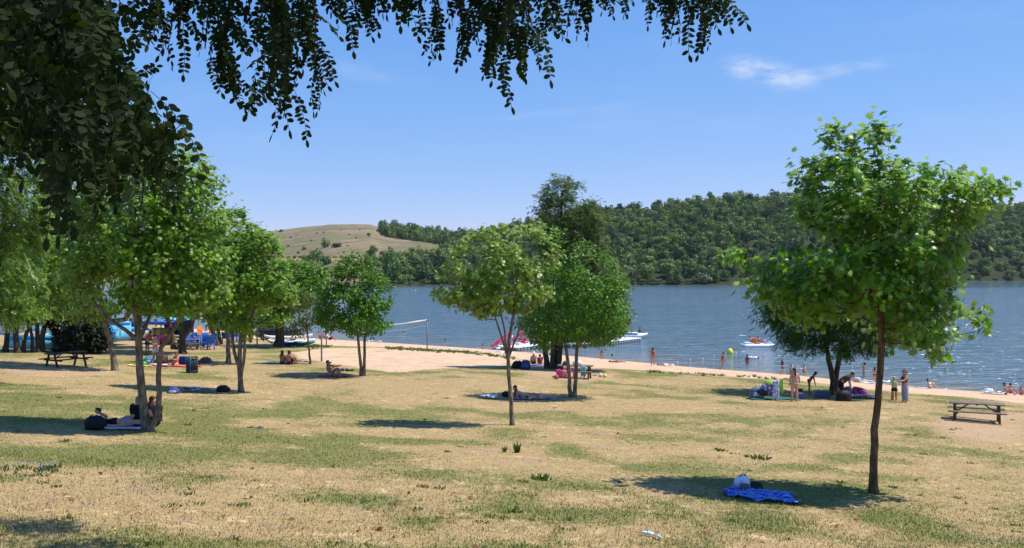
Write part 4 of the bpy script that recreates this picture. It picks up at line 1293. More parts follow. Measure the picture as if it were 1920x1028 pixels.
def person(at, heading, j, label, skin='tan', h=1.68, clothes=(), hair=None, group=None, slim=.95, lift=0.0, cat='person', tiltx=None):
    """a figure with its clothes and hair: heading 0 faces the camera, 90 faces right"""
    root = empty('person', (at[0], at[1], at[2] + lift), math.radians(heading))
    if tiltx: root.rotation_euler = (tiltx[0], tiltx[1], math.radians(heading))
    s = h / 1.68
    root.scale = (s, s, s)
    tag(root, label, cat, group)
    P, E, ix = body_graph(j, slim)
    skel(P, E, 0, 'body', M(SKIN[skin], .5, .08, 6, 0, .35), root, 2)
    V_ = lambda n: Vector(j[n])
    mid = lambda a, b, t=.5: V_(a) + (V_(b) - V_(a)) * t
    def chain(lst, name, mat, gr, root_i=0):
        PP_, EE, id_ = [], [], {}
        for n, p, rad, par in lst:
            id_[n] = len(PP_); PP_.append((tuple(p), rad * slim + gr))
            if par: EE.append((id_[par], id_[n]))
        return skel(PP_, EE, root_i, name, mat, root)
    for c in clothes:
        kind, col = c[0], c[1]
        mt = col if isinstance(col, bpy.types.Material) else M(col, .8, .15, 14, 0, .2)
        L = []
        if kind in ('shorts', 'trousers', 'briefs'):
            L = [('w', mid('pel', 'wai', .5), .135, None), ('p', V_('pel'), RAD['pel'], 'w')]
            e = {'shorts': .62, 'briefs': .16, 'trousers': 1}[kind]
            for q in 'LR':
                L.append(('h' + q, V_('hi' + q), RAD['hi'], 'p')); L.append(('t' + q, mid('hi' + q, 'kn' + q, min(e, .5)), .095, 'h' + q))
                if kind == 'shorts': L.append(('e' + q, mid('hi' + q, 'kn' + q, e), .094, 't' + q))
                if kind == 'trousers':
                    L += [('k' + q, V_('kn' + q), .078, 't' + q), ('c' + q, mid('kn' + q, 'an' + q, .4), .08, 'k' + q), ('a' + q, mid('kn' + q, 'an' + q, .95), .074, 'c' + q)]
            L = [(a_, b_, c_ + (.028 if kind == 'briefs' else .012), d_) for a_, b_, c_, d_ in L]
            chain(L, {'shorts': 'shorts', 'briefs': 'swim_briefs', 'trousers': 'trousers'}[kind], mt, .012)
        elif kind in ('tshirt', 'top', 'swimsuit', 'bikini_top'):
            if kind == 'bikini_top':
                L = [('a', mid('wai', 'che', .6), .14, None), ('b', mid('wai', 'che', 1.0), .148, 'a')]
            else:
                L = [('p', mid('pel', 'wai', -.1 if kind == 'swimsuit' else .25), .143, None), ('w', V_('wai'), RAD['wai'] + (.012 if kind == 'tshirt' else 0), 'p'), ('c', V_('che'), RAD['che'], 'w'), ('n', mid('che', 'nec', .55), .088, 'c')]
                if kind == 'tshirt':
                    for q in 'LR': L += [('s' + q, V_('sh' + q), .074, 'c'), ('e' + q, mid('sh' + q, 'el' + q, .7), .07, 's' + q)]
                if kind == 'swimsuit':
                    for q in 'LR': L += [('h' + q, mid('pel', 'hi' + q, .9), .09, 'p')]
            chain(L, {'tshirt': 't_shirt', 'top': 'top', 'swimsuit': 'swimsuit', 'bikini_top': 'bikini_top'}[kind], mt, .036 if kind in ('swimsuit', 'top') else .024)
        elif kind == 'towel':
            L = [('p', mid('pel', 'wai', -.3), .2, None), ('w', V_('wai'), .18, 'p'), ('c', V_('che'), .19, 'w'), ('n', V_('nec'), .14, 'c')]
            for q in 'LR': L += [('s' + q, V_('sh' + q), .08, 'c'), ('e' + q, V_('el' + q), .07, 's' + q)]
            chain(L, 'towel_wrap', mt, .015)
        elif kind == 'skirt':
            L = [('w', mid('pel', 'wai', .3), .122, None), ('p', V_('pel'), .14, 'w'), ('e', (mid('hiL', 'knL', .5) + mid('hiR', 'knR', .5)) / 2, .155, 'p')]
            chain(L, 'wrap_skirt', mt, .012)
        elif kind == 'hat':
            mb = MB(); mb.lathe([(.17, 0), (.168, .012), (.10, .02), (.095, .09), (.075, .115), (.01, .12)], 18)
            o = mb.build('hat', mt, root, True)
            d = (V_('top') - V_('hed')).normalized()
            o.location = V_('hed') + d * .035; o.rotation_euler = d.to_track_quat('Z', 'Y').to_euler()
        elif kind == 'cap':
            mb = MB(); mb.lathe([(.106, 0), (.105, .05), (.08, .09), (.01, .11)], 16); mb.box((0, -.14, .008), (.13, .12, .012))
            o = mb.build('cap', mt, root, True)
            d = (V_('top') - V_('hed')).normalized()
            o.location = V_('hed') + d * .015; o.rotation_euler = d.to_track_quat('Z', 'Y').to_euler()
    if hair:
        kind, col = hair
        hm = M(col, .6, .2, 30, 0, .3)
        up = (V_('top') - V_('hed')).normalized()
        fw = (V_('nos') - V_('jaw')); fw -= up * fw.dot(up); fw.normalize()
        hd = V_('hed')
        R3 = Matrix((fw.cross(up) * -1, fw * -1, up)).transposed()
        mb = MB()
        def lump(c, rr):
            k = len(mb.V); mb.ball((0, 0, 0), rr, 14, 10)
            mb.V[k] = np.array([tuple(c + R3 @ Vector(v)) for v in mb.V[k]])
        lump(hd + up * .035 - fw * .018, (.094, .108, .092))
        lump(hd - fw * .045 - up * .035, (.086, .07, .085))
        if kind in ('long', 'bob'):
            lump(hd - fw * .055 - up * .11, (.095, .065, .11))
        if kind == 'long':
            mb.tube([hd - fw * .06 - up * .06, hd - fw * .085 - up * .20, hd - fw * .10 - up * .34, hd - fw * .09 - up * .44], [.085, .085, .065, .02], 9)
        if kind == 'tail':
            mb.tube([hd - fw * .09 + up * .03, hd - fw * .14 - up * .06, hd - fw * .13 - up * .22, hd - fw * .11 - up * .36], [.03, .045, .038, .01], 8)
        if kind == 'bun': lump(hd - fw * .13 + up * .05, (.05, .05, .05))
        mb.build('hair', hm, root, True)
    return root

BLK, DKB, BRN, AUB, BLD = (.012, .010, .010), (.03, .018, .012), (.07, .035, .02), (.16, .03, .015), (.35, .22, .10)
def stripe_mat(a, b, scale, bands='Z', dist=1.5):
    m, t, out = nodes('striped_cloth')
    w = nn(t, 'ShaderNodeTexWave', {'Vector': nn(t, 'ShaderNodeTexCoord').outputs['Object'], 'Scale': scale, 'Distortion': dist, 'Detail': 2.0}, bands_direction=bands)
    c = mixc(t, mrange(t, w.outputs[1], .45, .55), a, b)
    p = nn(t, 'ShaderNodeBsdfPrincipled', {'Base Color': c, 'Roughness': .85, 'Specular IOR Level': .15})
    t.links.new(p.outputs[0], out.inputs[0]); return m
def patch_mat(cols, scale, rough=.85):
    m, t, out = nodes('patterned_cloth')
    v = nn(t, 'ShaderNodeTexVoronoi', {'Vector': nn(t, 'ShaderNodeTexCoord').outputs['Object'], 'Scale': scale})
    s = nn(t, 'ShaderNodeSeparateXYZ', {0: v.outputs['Color']}).outputs[0]
    n = nn(t, 'ShaderNodeValToRGB', {'Fac': s}); n.color_ramp.interpolation = 'CONSTANT'
    e = n.color_ramp.elements
    while len(e) < len(cols): e.new(.5)
    for i, c in enumerate(cols): e[i].position = i / len(cols); e[i].color = c4(c)
    p = nn(t, 'ShaderNodeBsdfPrincipled', {'Base Color': n.outputs[0], 'Roughness': rough, 'Specular IOR Level': .15})
    t.links.new(p.outputs[0], out.inputs[0]); return m

# --- the two by the forked plane at the left, and the one lying beside them
p1 = gp(226, 802)
person(p1, 24, p_lie(elL=(-.38, .20, .30), wrL=(-.56, .10, .42), elR=(-.26, -.28, .07), wrR=(-.0, -.22, .07), hed=(-.64, 0, .20), top=(-.70, 0, .24), jaw=(-.57, 0, .18), nos=(-.60, -.02, .29), knL=(.40, .1, .30), anL=(.62, .1, .06), toL=(.73, .1, .05)),
       'person lying on their back in a black shirt holding up a small black device', 'pink', 1.72, [('tshirt', BLK), ('shorts', (.42, .30, .33))], ('bob', BLK), slim=1.1, lift=.03)
ph = MB(); ph.box((0, 0, 0), (.17, .03, .13), Matrix.Rotation(.2, 3, 'Y')); ph.lathe([(.03, 0), (.032, .012), (.02, .014)], 12, (0, 0, .06))
o = ph.build('camera_device', M((.02, .02, .02), .4), None, bevel=.006); o.location = p1 + Vector((-.60, -.15, .55)); tag(o, 'small black device held up by the person lying on the grass', 'device')
person(gp(262, 801), 170, p_sit(.05, shL=(.20, 0, .56), shR=(-.20, 0, .56), elL=(.27, -.08, .36), wrL=(.22, -.26, .25), elR=(-.27, -.08, .36), wrR=(-.2, -.28, .25), knL=(.36, -.34, .18), anL=(.1, -.42, .07), toL=(.0, -.48, .05), knR=(-.36, -.34, .18), anR=(-.1, -.4, .08), toR=(.0, -.47, .09)),
       'person in a black t-shirt sitting cross-legged right behind the forked trunk', 'pink', 1.84, [('tshirt', BLK), ('trousers', (.015, .016, .02))], ('short', BLD), slim=1.32)
person(gp(287, 799), 190, p_sit(0, nos=(-.10, -.09, .735), shL=(.19, 0, .56), shR=(-.19, 0, .56)),
       'red-haired person in black seen from behind between the two trunks', 'pink', 1.78, [('tshirt', (.02, .02, .022)), ('shorts', BLK)], ('long', AUB), slim=1.12)
# --- left middle
person(gp(291, 682), 60, p_stand(elL=(.20, -.10, 1.18), wrL=(.06, -.28, 1.24), elR=(-.21, -.06, 1.14), wrR=(-.1, -.28, 1.15)),
       'bare-chested person in white shorts standing beside the picnic blankets', 'pink', 1.75, [('shorts', (.75, .73, .70))], ('short', BLK))
person(gp(276, 664), 150, p_bend(.45), 'person in red top leaning over in front of the yellow board', 'tan', 1.65, [('tshirt', (.6, .10, .07)), ('shorts', (.03, .04, .10))], ('short', BRN))
person(gp(330, 687), -30, p_sit(0.1, knL=(.30, -.32, .14), knR=(-.22, -.36, .12), anL=(.5, -.46, .07), anR=(.06, -.52, .07)), 'sunlit person in a yellow bikini sitting on the red blanket', 'red', 1.66, [('bikini_top', (.7, .45, .12)), ('briefs', (.7, .5, .1))], ('bun', BRN))
person(gp(307, 684), 190, p_sit(.75), 'person leaning far back on the blankets next to the dark bag', 'tan', 1.7, [('shorts', (.3, .3, .33))], ('short', (.2, .16, .13)))
person(gp(357, 650), 0, p_bend(.3), 'child in a yellow shirt at the benches by the thick dark trunk', 'tan', 1.25, [('tshirt', (.55, .45, .05)), ('shorts', (.02, .03, .09))], ('short', DKB))
# --- the couple
person(gp(529, 683), 150, p_sit(.02), 'long-haired sitter, left one of the couple sharing a pale blue towel', 'tan', 1.68, [('bikini_top', (.4, .1, .08)), ('briefs', (.05, .05, .07))], ('long', DKB))
person(gp(541, 684), 140, p_sit(-.05), 'short-haired sitter, right one of the couple sharing a pale blue towel', 'red', 1.74, [('shorts', (.03, .03, .04))], ('short', DKB))
person(gp(619, 705), 75, p_sit(.25, elL=(.2, -.3, .52), wrL=(.1, -.52, .58), nos=(0, -.10, .78)), 'dark-haired person sitting alone under the compact tree pointing ahead', 'red', 1.68, [('bikini_top', (.25, .07, .06)), ('briefs', (.3, .3, .34))], ('bob', DKB))
# --- centre
person(gp(985, 747), 5, p_elbows(), 'auburn-haired person lying on their elbows beside the slim trunk', 'pink', 1.68, [('swimsuit', (.30, .33, .5))], ('long', AUB), tiltx=None)
person(gp(1013, 748), 8, p_lie(knL=(.4, .1, .16)), 'person lying flat with feet to the right in striped swimwear', 'pink', 1.45, [('briefs', (.55, .62, .66)), ('top', (.45, .12, .14))], ('bob', DKB))
person(gp(1001, 683), 190, p_sit(.0), 'person in a white cap sitting on the sand in the tree shade', 'pink', 1.7, [('shorts', (.06, .06, .1)), ('cap', (.8, .8, .78))], None)
person(gp(1013, 684), 185, p_sit(-.4), 'crouched person in dark red sitting next to the one in a white cap', 'brown', 1.5, [('tshirt', (.16, .03, .035))], ('short', (.10, .02, .02)))
person(gp(1128, 674), 200, p_stand(), 'small child in dark swimwear standing at the water by the tree leaves', 'tan', 1.12, [('swimsuit', (.05, .04, .05))], ('short', BRN), slim=1.1)
w = wp(1148, 668); person(w, 190, p_stand(), 'dark-haired bather up to the neck near the small child', 'tan', 1.6, [], ('short', DKB), lift=-1.34)
person(gp(1224, 686), 172, p_stand(), 'tanned person in a brown swimsuit standing at the water edge alone', 'red', 1.66, [('swimsuit', (.20, .07, .05))], ('bob', BLK))
person(gp(1356, 694), -75, p_walk(), 'person in a dark red swimsuit walking along the water edge', 'red', 1.6, [('swimsuit', (.25, .03, .04))], ('bun', BLK))
w = wp(1401, 684); person(w, 150, p_stand(wrL=(.3, -.1, 1.0), wrR=(-.3, -.1, 1.0)), 'bather standing thigh deep near the yellow buoy', 'red', 1.55, [('swimsuit', (.16, .03, .03))], ('short', BLK), lift=-.55)
w = wp(1422, 674); person(w, 80, p_stand(), 'swimmer with red hair beside a white float ring', 'pink', 1.5, [], ('short', (.3, .05, .03)), lift=-1.22)
ring = MB(); a = np.linspace(0, 2 * math.pi, 25); ring.tube(np.stack([np.cos(a) * .42, np.sin(a) * .36, a * 0], 1), .12, 8, False)
o = ring.build('float_ring', M((.8, .8, .78), .4), None, True); o.location = wp(1413, 672) + Vector((0, 0, .06)); tag(o, 'white float ring in the water beside the red-haired swimmer', 'float ring')
person(gp(1467, 703), 100, p_walk(elL=(.3, .0, 1.15), wrL=(.42, -.12, 1.2)), 'child in a dark blue wetsuit with yellow sides wading at the edge', 'pink', 1.35, [('tshirt', (.02, .03, .12)), ('shorts', (.02, .05, .25))], ('short', AUB))
w = wp(1484, 700); person(w, 10, p_stand(), 'bather with wet red hair standing waist deep behind the long-haired one', 'pink', 1.4, [], ('short', AUB), lift=-.62)
w = wp(1508, 700); person(w, 20, p_stand(wrL=(.32, -.15, .8), wrR=(-.3, -.12, .8)), 'bather bowed over in shallow water left of the acacia trunks', 'pink', 1.4, [], ('short', (.2, .06, .03)), lift=-.66)
# --- the group under the acacia
person(gp(1490, 753), 185, tilt(p_stand(elL=(.22, -.02, 1.12), wrL=(.2, -.12, .92), elR=(-.24, 0, 1.12), wrR=(-.3, -.14, 1.0)), HEADJ, J0['nec'], .35), 'long-haired person in zebra-striped briefs standing with their back turned', 'pink', 1.62,
       [('briefs', stripe_mat((.02, .02, .02), (.75, .74, .72), 9)), ('bikini_top', (.5, .2, .17))], ('tail', BLK), slim=1.12)
person(gp(1517, 740), 75, p_bend(.7), 'thin dark-haired child in a black swimsuit bending down to the cool box', 'brown', 1.36, [('briefs', BLK), ('bikini_top', (.03, .03, .03))], ('short', BLK), slim=.95)
person(gp(1577, 751), 70, p_bend(.95), 'person in dark clothes bowed deeply beside the two dark trunks', 'tan', 1.68, [('tshirt', (.06, .05, .06)), ('trousers', (.008, .008, .01))], ('short', DKB), slim=1.15)
person(gp(1620, 716), 60, tilt(p_stand(), HEADJ, J0['nec'], .6), 'slim person in a light bikini standing on the sand with bowed head', 'red', 1.68, [('briefs', (.55, .35, .25)), ('bikini_top', (.6, .4, .3))], ('bun', BLK))
person(gp(1640, 720), 170, p_stand(elL=(.24, -.02, 1.14), wrL=(.14, -.16, 1.06)), 'long-haired child in red top and black briefs by the white towel', 'pink', 1.36, [('briefs', BLK), ('bikini_top', (.45, .05, .06))], ('long', BLK))
person(gp(1650, 716), 20, p_stand(), 'person in pale clothing mostly hidden behind the slim front trunk', 'pink', 1.5, [('tshirt', (.6, .55, .5)), ('shorts', BLK)], ('short', BLK))
person(gp(1677, 751), 170, p_stand(elL=(.14, -.1, 1.18), wrL=(.04, -.2, 1.25), elR=(-.14, -.1, 1.18), wrR=(-.04, -.2, 1.25)), 'child wrapped in a pale green towel being dried', 'tan', 1.22, [('towel', (.50, .60, .33)), ('shorts', (.03, .02, .02))], ('short', (.5, .55, .35)), slim=1.15)
person(gp(1697, 755), -80, p_stand(elL=(.2, -.16, 1.16), wrL=(.12, -.38, 1.14), elR=(-.2, -.16, 1.16), wrR=(-.12, -.38, 1.14)), 'person in a brown hat and pale blue trousers reaching to a child', 'pink', 1.62, [('top', (.05, .04, .05)), ('trousers', (.30, .35, .46)), ('hat', (.16, .10, .06))], ('short', DKB), slim=1.12)
w = wp(1694, 700); person(w, 190, p_stand(), 'dark-haired bather far out above the brown hat', 'tan', 1.6, [], ('bob', BLK), lift=-1.28)
person(gp(1741, 729), 65, p_sit(.1, knR=(-.1, -.5, .3), anR=(-.1, -.85, .07), toR=(-.1, -.98, .1)), 'dark-haired child with white shorts sitting at the water edge', 'pink', 1.45, [('shorts', (.75, .75, .76))], ('bob', BLK))
person(gp(1884, 740), 60, p_sit(.05), 'bare-backed dark-haired sitter on the sand at the right', 'red', 1.66, [('briefs', (.3, .05, .05))], ('bob', BLK))
person(gp(1893, 738), 55, p_sit(-.1), 'second sitter in orange right beside the bare-backed one', 'red', 1.5, [('swimsuit', (.6, .18, .06))], ('short', BLK))
person(gp(1914, 741), 10, p_sit(0), 'red-haired child at the right border sitting on the sand', 'red', 1.2, [('swimsuit', (.5, .06, .08))], ('short', (.35, .05, .05)))
person(gp(601, 637), 80, p_sit(.3), 'distant sunbather in red on the sand beyond the net post', 'red', 1.65, [('swimsuit', (.5, .05, .06))], ('short', BRN))
person(gp(618, 638), 70, p_sit(.7), 'distant sunbather in a white shirt lying back on the sand', 'tan', 1.65, [('tshirt', (.75, .74, .76)), ('shorts', (.03, .03, .1))], ('short', DKB))
for px, py, lab in ((757, 626, 'far swimmer whose small head shows left of the net pole'), (835, 640, 'swimmer with a pale ring right of the net pole'), (1747, 690, 'swimmer alone far out to the right of the front tree'), (906, 656, 'bather sitting low at the water edge left of the pedal boats')):
    person(wp(px, py), rng.uniform(0, 360), p_stand(), lab, 'tan', 1.6, [], ('short', DKB), lift=-1.25 if py != 656 else -.9)
person(gp(1245, 686), 10, p_lie(), 'sunbather lying on the sand by a white bag at the water edge', 'tan', 1.5, [('swimsuit', (.3, .08, .1))], ('short', DKB))
person(gp(1156, 680), -5, p_lie(), 'sunbather lying on the sand right of the small child', 'tan', 1.6, [('briefs', (.1, .06, .05))], ('short', BRN))
bake_all()
# ------------------------------------------------------------------ picnic tables
WD = {}
def wood_mat(name, a, b):
    m, t, out = nodes(name)
    n = noise_tex(t, 6, 5, .65, stretch=(.3, 4, 4)); n2 = noise_tex(t, 3, 3)
    c = ramp(t, n, [(.35, a), (.65, b)]); c = mixc(t, mrange(t, n2, .45, .7, 0, .4), c, [k * .6 for k in a])
    p = nn(t, 'ShaderNodeBsdfPrincipled', {'Base Color': c, 'Roughness': .8, 'Specular IOR Level': .25})
    t.links.new(nn(t, 'ShaderNodeBump', {'Height': n, 'Strength': .4, 'Distance': .01}).outputs[0], p.inputs['Normal'])
    t.links.new(p.outputs[0], out.inputs[0]); return m
W_grey = wood_mat('weathered_wood', (.125, .098, .078), (.245, .198, .16))
W_dark = wood_mat('dark_wood', (.035, .03, .024), (.08, .065, .05))
W_brown = wood_mat('brown_wood', (.085, .05, .028), (.17, .105, .06))
def picnic_table(at, rz, label, wt, wl, L=2.1, group='picnic tables on the lawn', slope=(0, 0)):
    r_ = empty('picnic_table', at, math.radians(rz)); tag(r_, label, 'picnic table', group)
    m = MB()
    for k in range(5): m.box((0, -.32 + .16 * k, .74), (L, .15, .045))
    for x in (-.75, 0, .75): m.box((x * L / 2.1, 0, .70), (.09, .74, .035))
    m.build('table_top', wt, r_, bevel=.006)
    for s in (-1, 1):
        m = MB()
        for k in (-1, 1): m.box((0, s * .70 + k * .075, .44), (L * 1.04, .14, .045))
        m.build('seat', wt, r_, bevel=.006)
    for s in (-1, 1):
        x = s * L * .36
        m = MB(); m.box((x, 0, .385), (.07, 1.62, .09)); m.build('crossbeam', wl, r_, bevel=.006)
        for q in (-1, 1):
            m = MB(); m.bar((x + s * .072, q * .26, .70), (x + s * .072, q * .56, -.08), .07, .10, (1, 0, 0)); m.build('leg', wl, r_, bevel=.006)
        m = MB(); m.bar((x - s * .04, 0, .40), (x - s * .46, 0, .69), .05, .06, (0, 1, 0)); m.build('brace', wl, r_)
    return r_
picnic_table(gp(1831, 789), -24, 'empty weathered picnic table standing on bare earth at the right', W_grey, W_brown)
picnic_table(gp(1079, 709), -12, 'brown picnic table covered with towels and bags behind the two-stemmed tree', W_grey, W_brown)
picnic_table(gp(124, 687), 58, 'dark picnic table in the shade in front of the black bush', W_dark, W_dark)
# benches near the terrace
for px, py, rz, lab in ((352, 655, 15, 'grey picnic table beside the thick dark trunk and the yellow shirt'),):
    picnic_table(gp(px, py), rz, lab, W_grey, W_dark, 1.7)

# ------------------------------------------------------------------ cloths, bags and small things on the grass
def cloth(name, px, py, w, d, rz, mat, label, cat, seed=0, amp=.05, group=None, lift=.025, n=(26, 16), lumps=0.0, on=None):
    c = on if on is not None else gp(px, py)
    r_ = np.random.default_rng(seed + 900)
    a = math.radians(rz)
    u = np.linspace(-.5, .5, n[0]); v = np.linspace(-.5, .5, n[1])
    U, Vv = np.meshgrid(u, v)
    x = U * w * (1 + .06 * np.sin(Vv * 7 + seed)); y = Vv * d * (1 + .10 * np.sin(U * 5 + seed * 2))
    x = x + (fbm(U * 4 + seed, Vv * 4, seed + 5) - .5) * .22 * d; y = y + (fbm(U * 4, Vv * 4 + seed, seed + 6) - .5) * .3 * d
    X = c.x + x * math.cos(a) - y * math.sin(a); Y = c.y + x * math.sin(a) + y * math.cos(a)
    rid = np.abs(fbm(U * w * 3.2 + Vv * d * 1.5 + seed, Vv * d * 3.2 - U * w, seed + 1, 3) - .5) * 2
    z = (1 - rid) ** 2 * amp + fbm(U * 3 + seed, Vv * 3, seed + 8) * lumps
    Z = (gz(X, Y) if on is None else np.full(X.shape, c.z)) + lift + z
    nx, ny = n
    V = np.stack([X.ravel() - c.x, Y.ravel() - c.y, Z.ravel() - c.z], 1)
    o = link(name, np_mesh(name, V, grid_faces(nx, ny), True), None, mat)
    o.location = c
    sm = o.modifiers.new('thickness', 'SOLIDIFY'); sm.thickness = .012; sm.offset = -1
    sb = o.modifiers.new('smooth', 'SUBSURF'); sb.levels = sb.render_levels = 1
    return tag(o, label, cat, group)
def blue_towel():
    m, t, out = nodes('blue_towel')
    w = nn(t, 'ShaderNodeTexWave', {'Vector': nn(t, 'ShaderNodeTexCoord').outputs['Object'], 'Scale': 2.2, 'Distortion': 9.0, 'Detail': 3.0, 'Detail Scale': 2.0}, bands_direction='Y')
    c = ramp(t, w.outputs[1], [(0, (.006, .02, .30)), (.6, (.008, .035, .42)), (.8, (.02, .12, .62)), (.95, (.10, .42, .80))])
    p = nn(t, 'ShaderNodeBsdfPrincipled', {'Base Color': c, 'Roughness': .7, 'Specular IOR Level': .3, 'Sheen Weight': .15})
    t.links.new(p.outputs[0], out.inputs[0]); return m
cloth('beach_towel', 1428, 934, 1.62, 1.25, -14, blue_towel(), 'crumpled bright blue towel spread in the shade of the front tree', 'towel', 3, .10, n=(44, 34))
cloth('beach_towel', 372, 735, 1.3, .6, 4, patch_mat([(.10, .30, .62), (.5, .6, .7), (.05, .12, .3), (.30, .26, .5), (.6, .62, .7), (.25, .06, .15)], 8), 'blue and lilac towel with clothes under the three-stemmed tree', 'towel', 5, .12, lumps=.1)
cloth('beach_towel', 327, 687, 3.0, 1.4, 0, M((.62, .10, .10), .85, .25, 5), 'long red picnic blanket with sitters beside the litter bin', 'blanket', 7, .05)
cloth('beach_towel', 300, 686, .9, .8, 8, M((.75, .55, .55), .85, .2, 5), 'pink and white towel at the left end of the red blanket', 'towel', 8, .06, lift=.06)
cloth('beach_towel', 262, 687, 1.3, .6, 5, M((.72, .68, .14), .85, .25, 5), 'thin yellow towel left of the red blanket', 'towel', 9, .05)
cloth('beach_towel', 377, 680, 1.5, .8, 3, M((.14, .18, .5), .85, .3, 5), 'dark blue blanket just behind the litter bin', 'blanket', 10, .07)
cloth('beach_towel', 523, 681, 1.9, 1.2, 0, patch_mat([(.25, .5, .62), (.55, .65, .7), (.1, .12, .3), (.6, .62, .7)], 3), 'pale blue towel under the sitting couple', 'towel', 11, .04)
cloth('beach_towel', 560, 682, 1.4, .7, 0, patch_mat([(.7, .72, .75), (.1, .12, .22), (.5, .12, .12), (.7, .7, .72)], 4), 'white and navy heap of clothes right of the couple', 'clothes', 12, .12, lumps=.18)
cloth('beach_towel', 625, 706, 1.6, .9, 0, M((.5, .05, .07), .85, .2, 5), 'red towel under the person sitting alone', 'towel', 13, .04)
cloth('beach_towel', 650, 702, .8, .6, 0, patch_mat([(.05, .05, .07), (.6, .62, .65), (.1, .1, .14)], 5), 'black and white clothes heaped by the two slender stems', 'clothes', 14, .12, lumps=.3)
cloth('beach_towel', 997, 748, 2.2, .85, 0, patch_mat([(.38, .36, .38), (.3, .12, .14), (.5, .49, .5), (.10, .10, .14), (.2, .22, .3)], 9), 'patterned blanket under the two lying by the slim trunk', 'blanket', 15, .05)
cloth('beach_towel', 918, 748, .75, .5, -10, M((.82, .82, .82), .7, .06, 5), 'crumpled white cloth on the grass left of the slim trunk', 'cloth', 16, .12, lumps=.14)
cloth('beach_towel', 1006, 686, 2.2, .9, 0, M((.12, .16, .5), .85, .3, 4), 'dark blue towel under the person in a white cap', 'towel', 17, .04)
cloth('beach_towel', 1450, 749, 2.4, 1.1, 0, M((.02, .12, .09), .9, .3, 4), 'dark green blanket spread between pushchair and zebra briefs', 'blanket', 18, .05)
cloth('beach_towel', 1615, 746, 2.0, .9, -8, stripe_mat((.75, .76, .8), (.12, .2, .45), 2.0, 'X', 6), 'blue and white wavy towel under the pink swim ring', 'towel', 19, .12, lumps=.08)
cloth('beach_towel', 1632, 719, 1.6, .8, -4, M((.80, .82, .84), .8, .06, 5), 'white towel on the sand by the long-haired child', 'towel', 20, .06)
cloth('beach_towel', 1732, 728, 1.5, .7, -4, M((.35, .55, .72), .8, .2, 5), 'light blue towel of the child with white shorts', 'towel', 21, .06)
cloth('beach_towel', 1862, 739, 1.6, .9, -6, patch_mat([(.8, .8, .8), (.25, .4, .62), (.7, .72, .76)], 4), 'white and blue towel left of the two sitters on the sand', 'towel', 22, .10, lumps=.2)
cloth('beach_towel', 232, 804, 1.7, .75, 20, patch_mat([(.6, .5, .62), (.75, .72, .8), (.5, .42, .6)], 5), 'pale lilac towel under the person lying at the left', 'towel', 23, .03)
cloth('beach_towel', 1255, 688, .9, .4, 0, M((.8, .8, .8), .8, .1, 5), 'white bag cloth on the sand by the lying sunbather', 'cloth', 24, .1, lumps=.25)
cloth('beach_towel', 703, 642, 1.6, .5, -8, M((.8, .8, .78), .8, .1, 5), 'lone white towel on the empty sand at the far water edge', 'towel', 25, .06, lumps=.2)
cloth('beach_towel', 945, 665, 1.8, .6, -6, patch_mat([(.75, .78, .82), (.2, .3, .5), (.8, .8, .8)], 3), 'white and blue clothes on the sand before the pedal boats', 'clothes', 26, .1, lumps=.2)

def bag(px, py, w, h, d, col, label, kind='bag', strap=True, trim=None, rz=0, at=None, mat=None):
    c = at if at is not None else gp(px, py)
    r_ = empty(kind, c, math.radians(rz)); tag(r_, label, 'backpack' if kind == 'backpack' else 'bag')
    m = MB(); n = 14; prof = [(.30, -.02), (.46, .03), (.50, .25), (.49, .6), (.40, .86), (.22, .98), (.03, 1.0)]
    m.lathe([(a, z * h) for a, z in prof], n, (0, 0, 0), w, d)
    V = m.V[0]; rr = np.random.default_rng(int(px * 7))
    V += (fbm(V[:, 0:1] * 9 + px, V[:, 2:3] * 9 + V[:, 1:2] * 5, 4) - .5) * np.array((.28 * w, .28 * d, .16 * h))
    m.build('body', mat or M(col, .65, .25, 8, 0, .3, .2), r_, True)
    if strap:
        a = np.linspace(0, math.pi, 9)
        m = MB(); m.tube(np.stack([np.cos(a) * w * .22, a * 0 - d * .12, h * .9 + np.sin(a) * h * .22], 1), .014, 6); m.build('strap', M([k * .6 for k in col], .7), r_, True)
    if trim:
        m = MB(); m.ball((0, -d * .36, h * .36), (w * .34, d * .2, h * .28), 12, 8); m.build('pocket', M(trim, .6, .2, 9), r_, True)
    return r_
def pack_mat():
    m, t, out = nodes('pack')
    z_ = nn(t, 'ShaderNodeSeparateXYZ', {0: nn(t, 'ShaderNodeTexCoord').outputs['Object']}).outputs[2]
    n = mth(t, 'ADD', mth(t, 'MULTIPLY', z_, 1.6), mth(t, 'MULTIPLY', noise_tex(t, 5.0, 3, .5, dist=.4), .5))
    c = ramp(t, n, [(.36, (.03, .03, .04)), (.42, (.42, .41, .55)), (.60, (.62, .61, .74)), (.72, (.80, .80, .84))])
    p = nn(t, 'ShaderNodeBsdfPrincipled', {'Base Color': c, 'Roughness': .55}); t.links.new(p.outputs[0], out.inputs[0]); return m
bp = bag(1391, 921, .44, .38, .34, (.05, .05, .06), 'white and black backpack standing behind the bright blue towel', 'backpack', True, (.10, .10, .13), 20, None, pack_mat())
m = MB(); m.ball((.05, -.16, .04), (.10, .03, .05), 10, 6); m.build('red_pocket', M((.40, .04, .03), .6), bp, True)
bag(1414, 918, .42, .20, .30, (.015, .015, .018), 'black bag lying right against the white backpack', 'bag', False, (.02, .02, .025))
bag(418, 735, .62, .28, .35, (.012, .012, .014), 'round black bag under the three-stemmed tree', 'bag')
bag(325, 738, .5, .26, .3, (.05, .08, .28), 'small blue and grey bag at the left end of the lilac towel', 'bag', True, (.5, .5, .55))
bag(178, 806, .62, .40, .4, (.010, .010, .012), 'black backpack behind the head of the lying person', 'backpack')
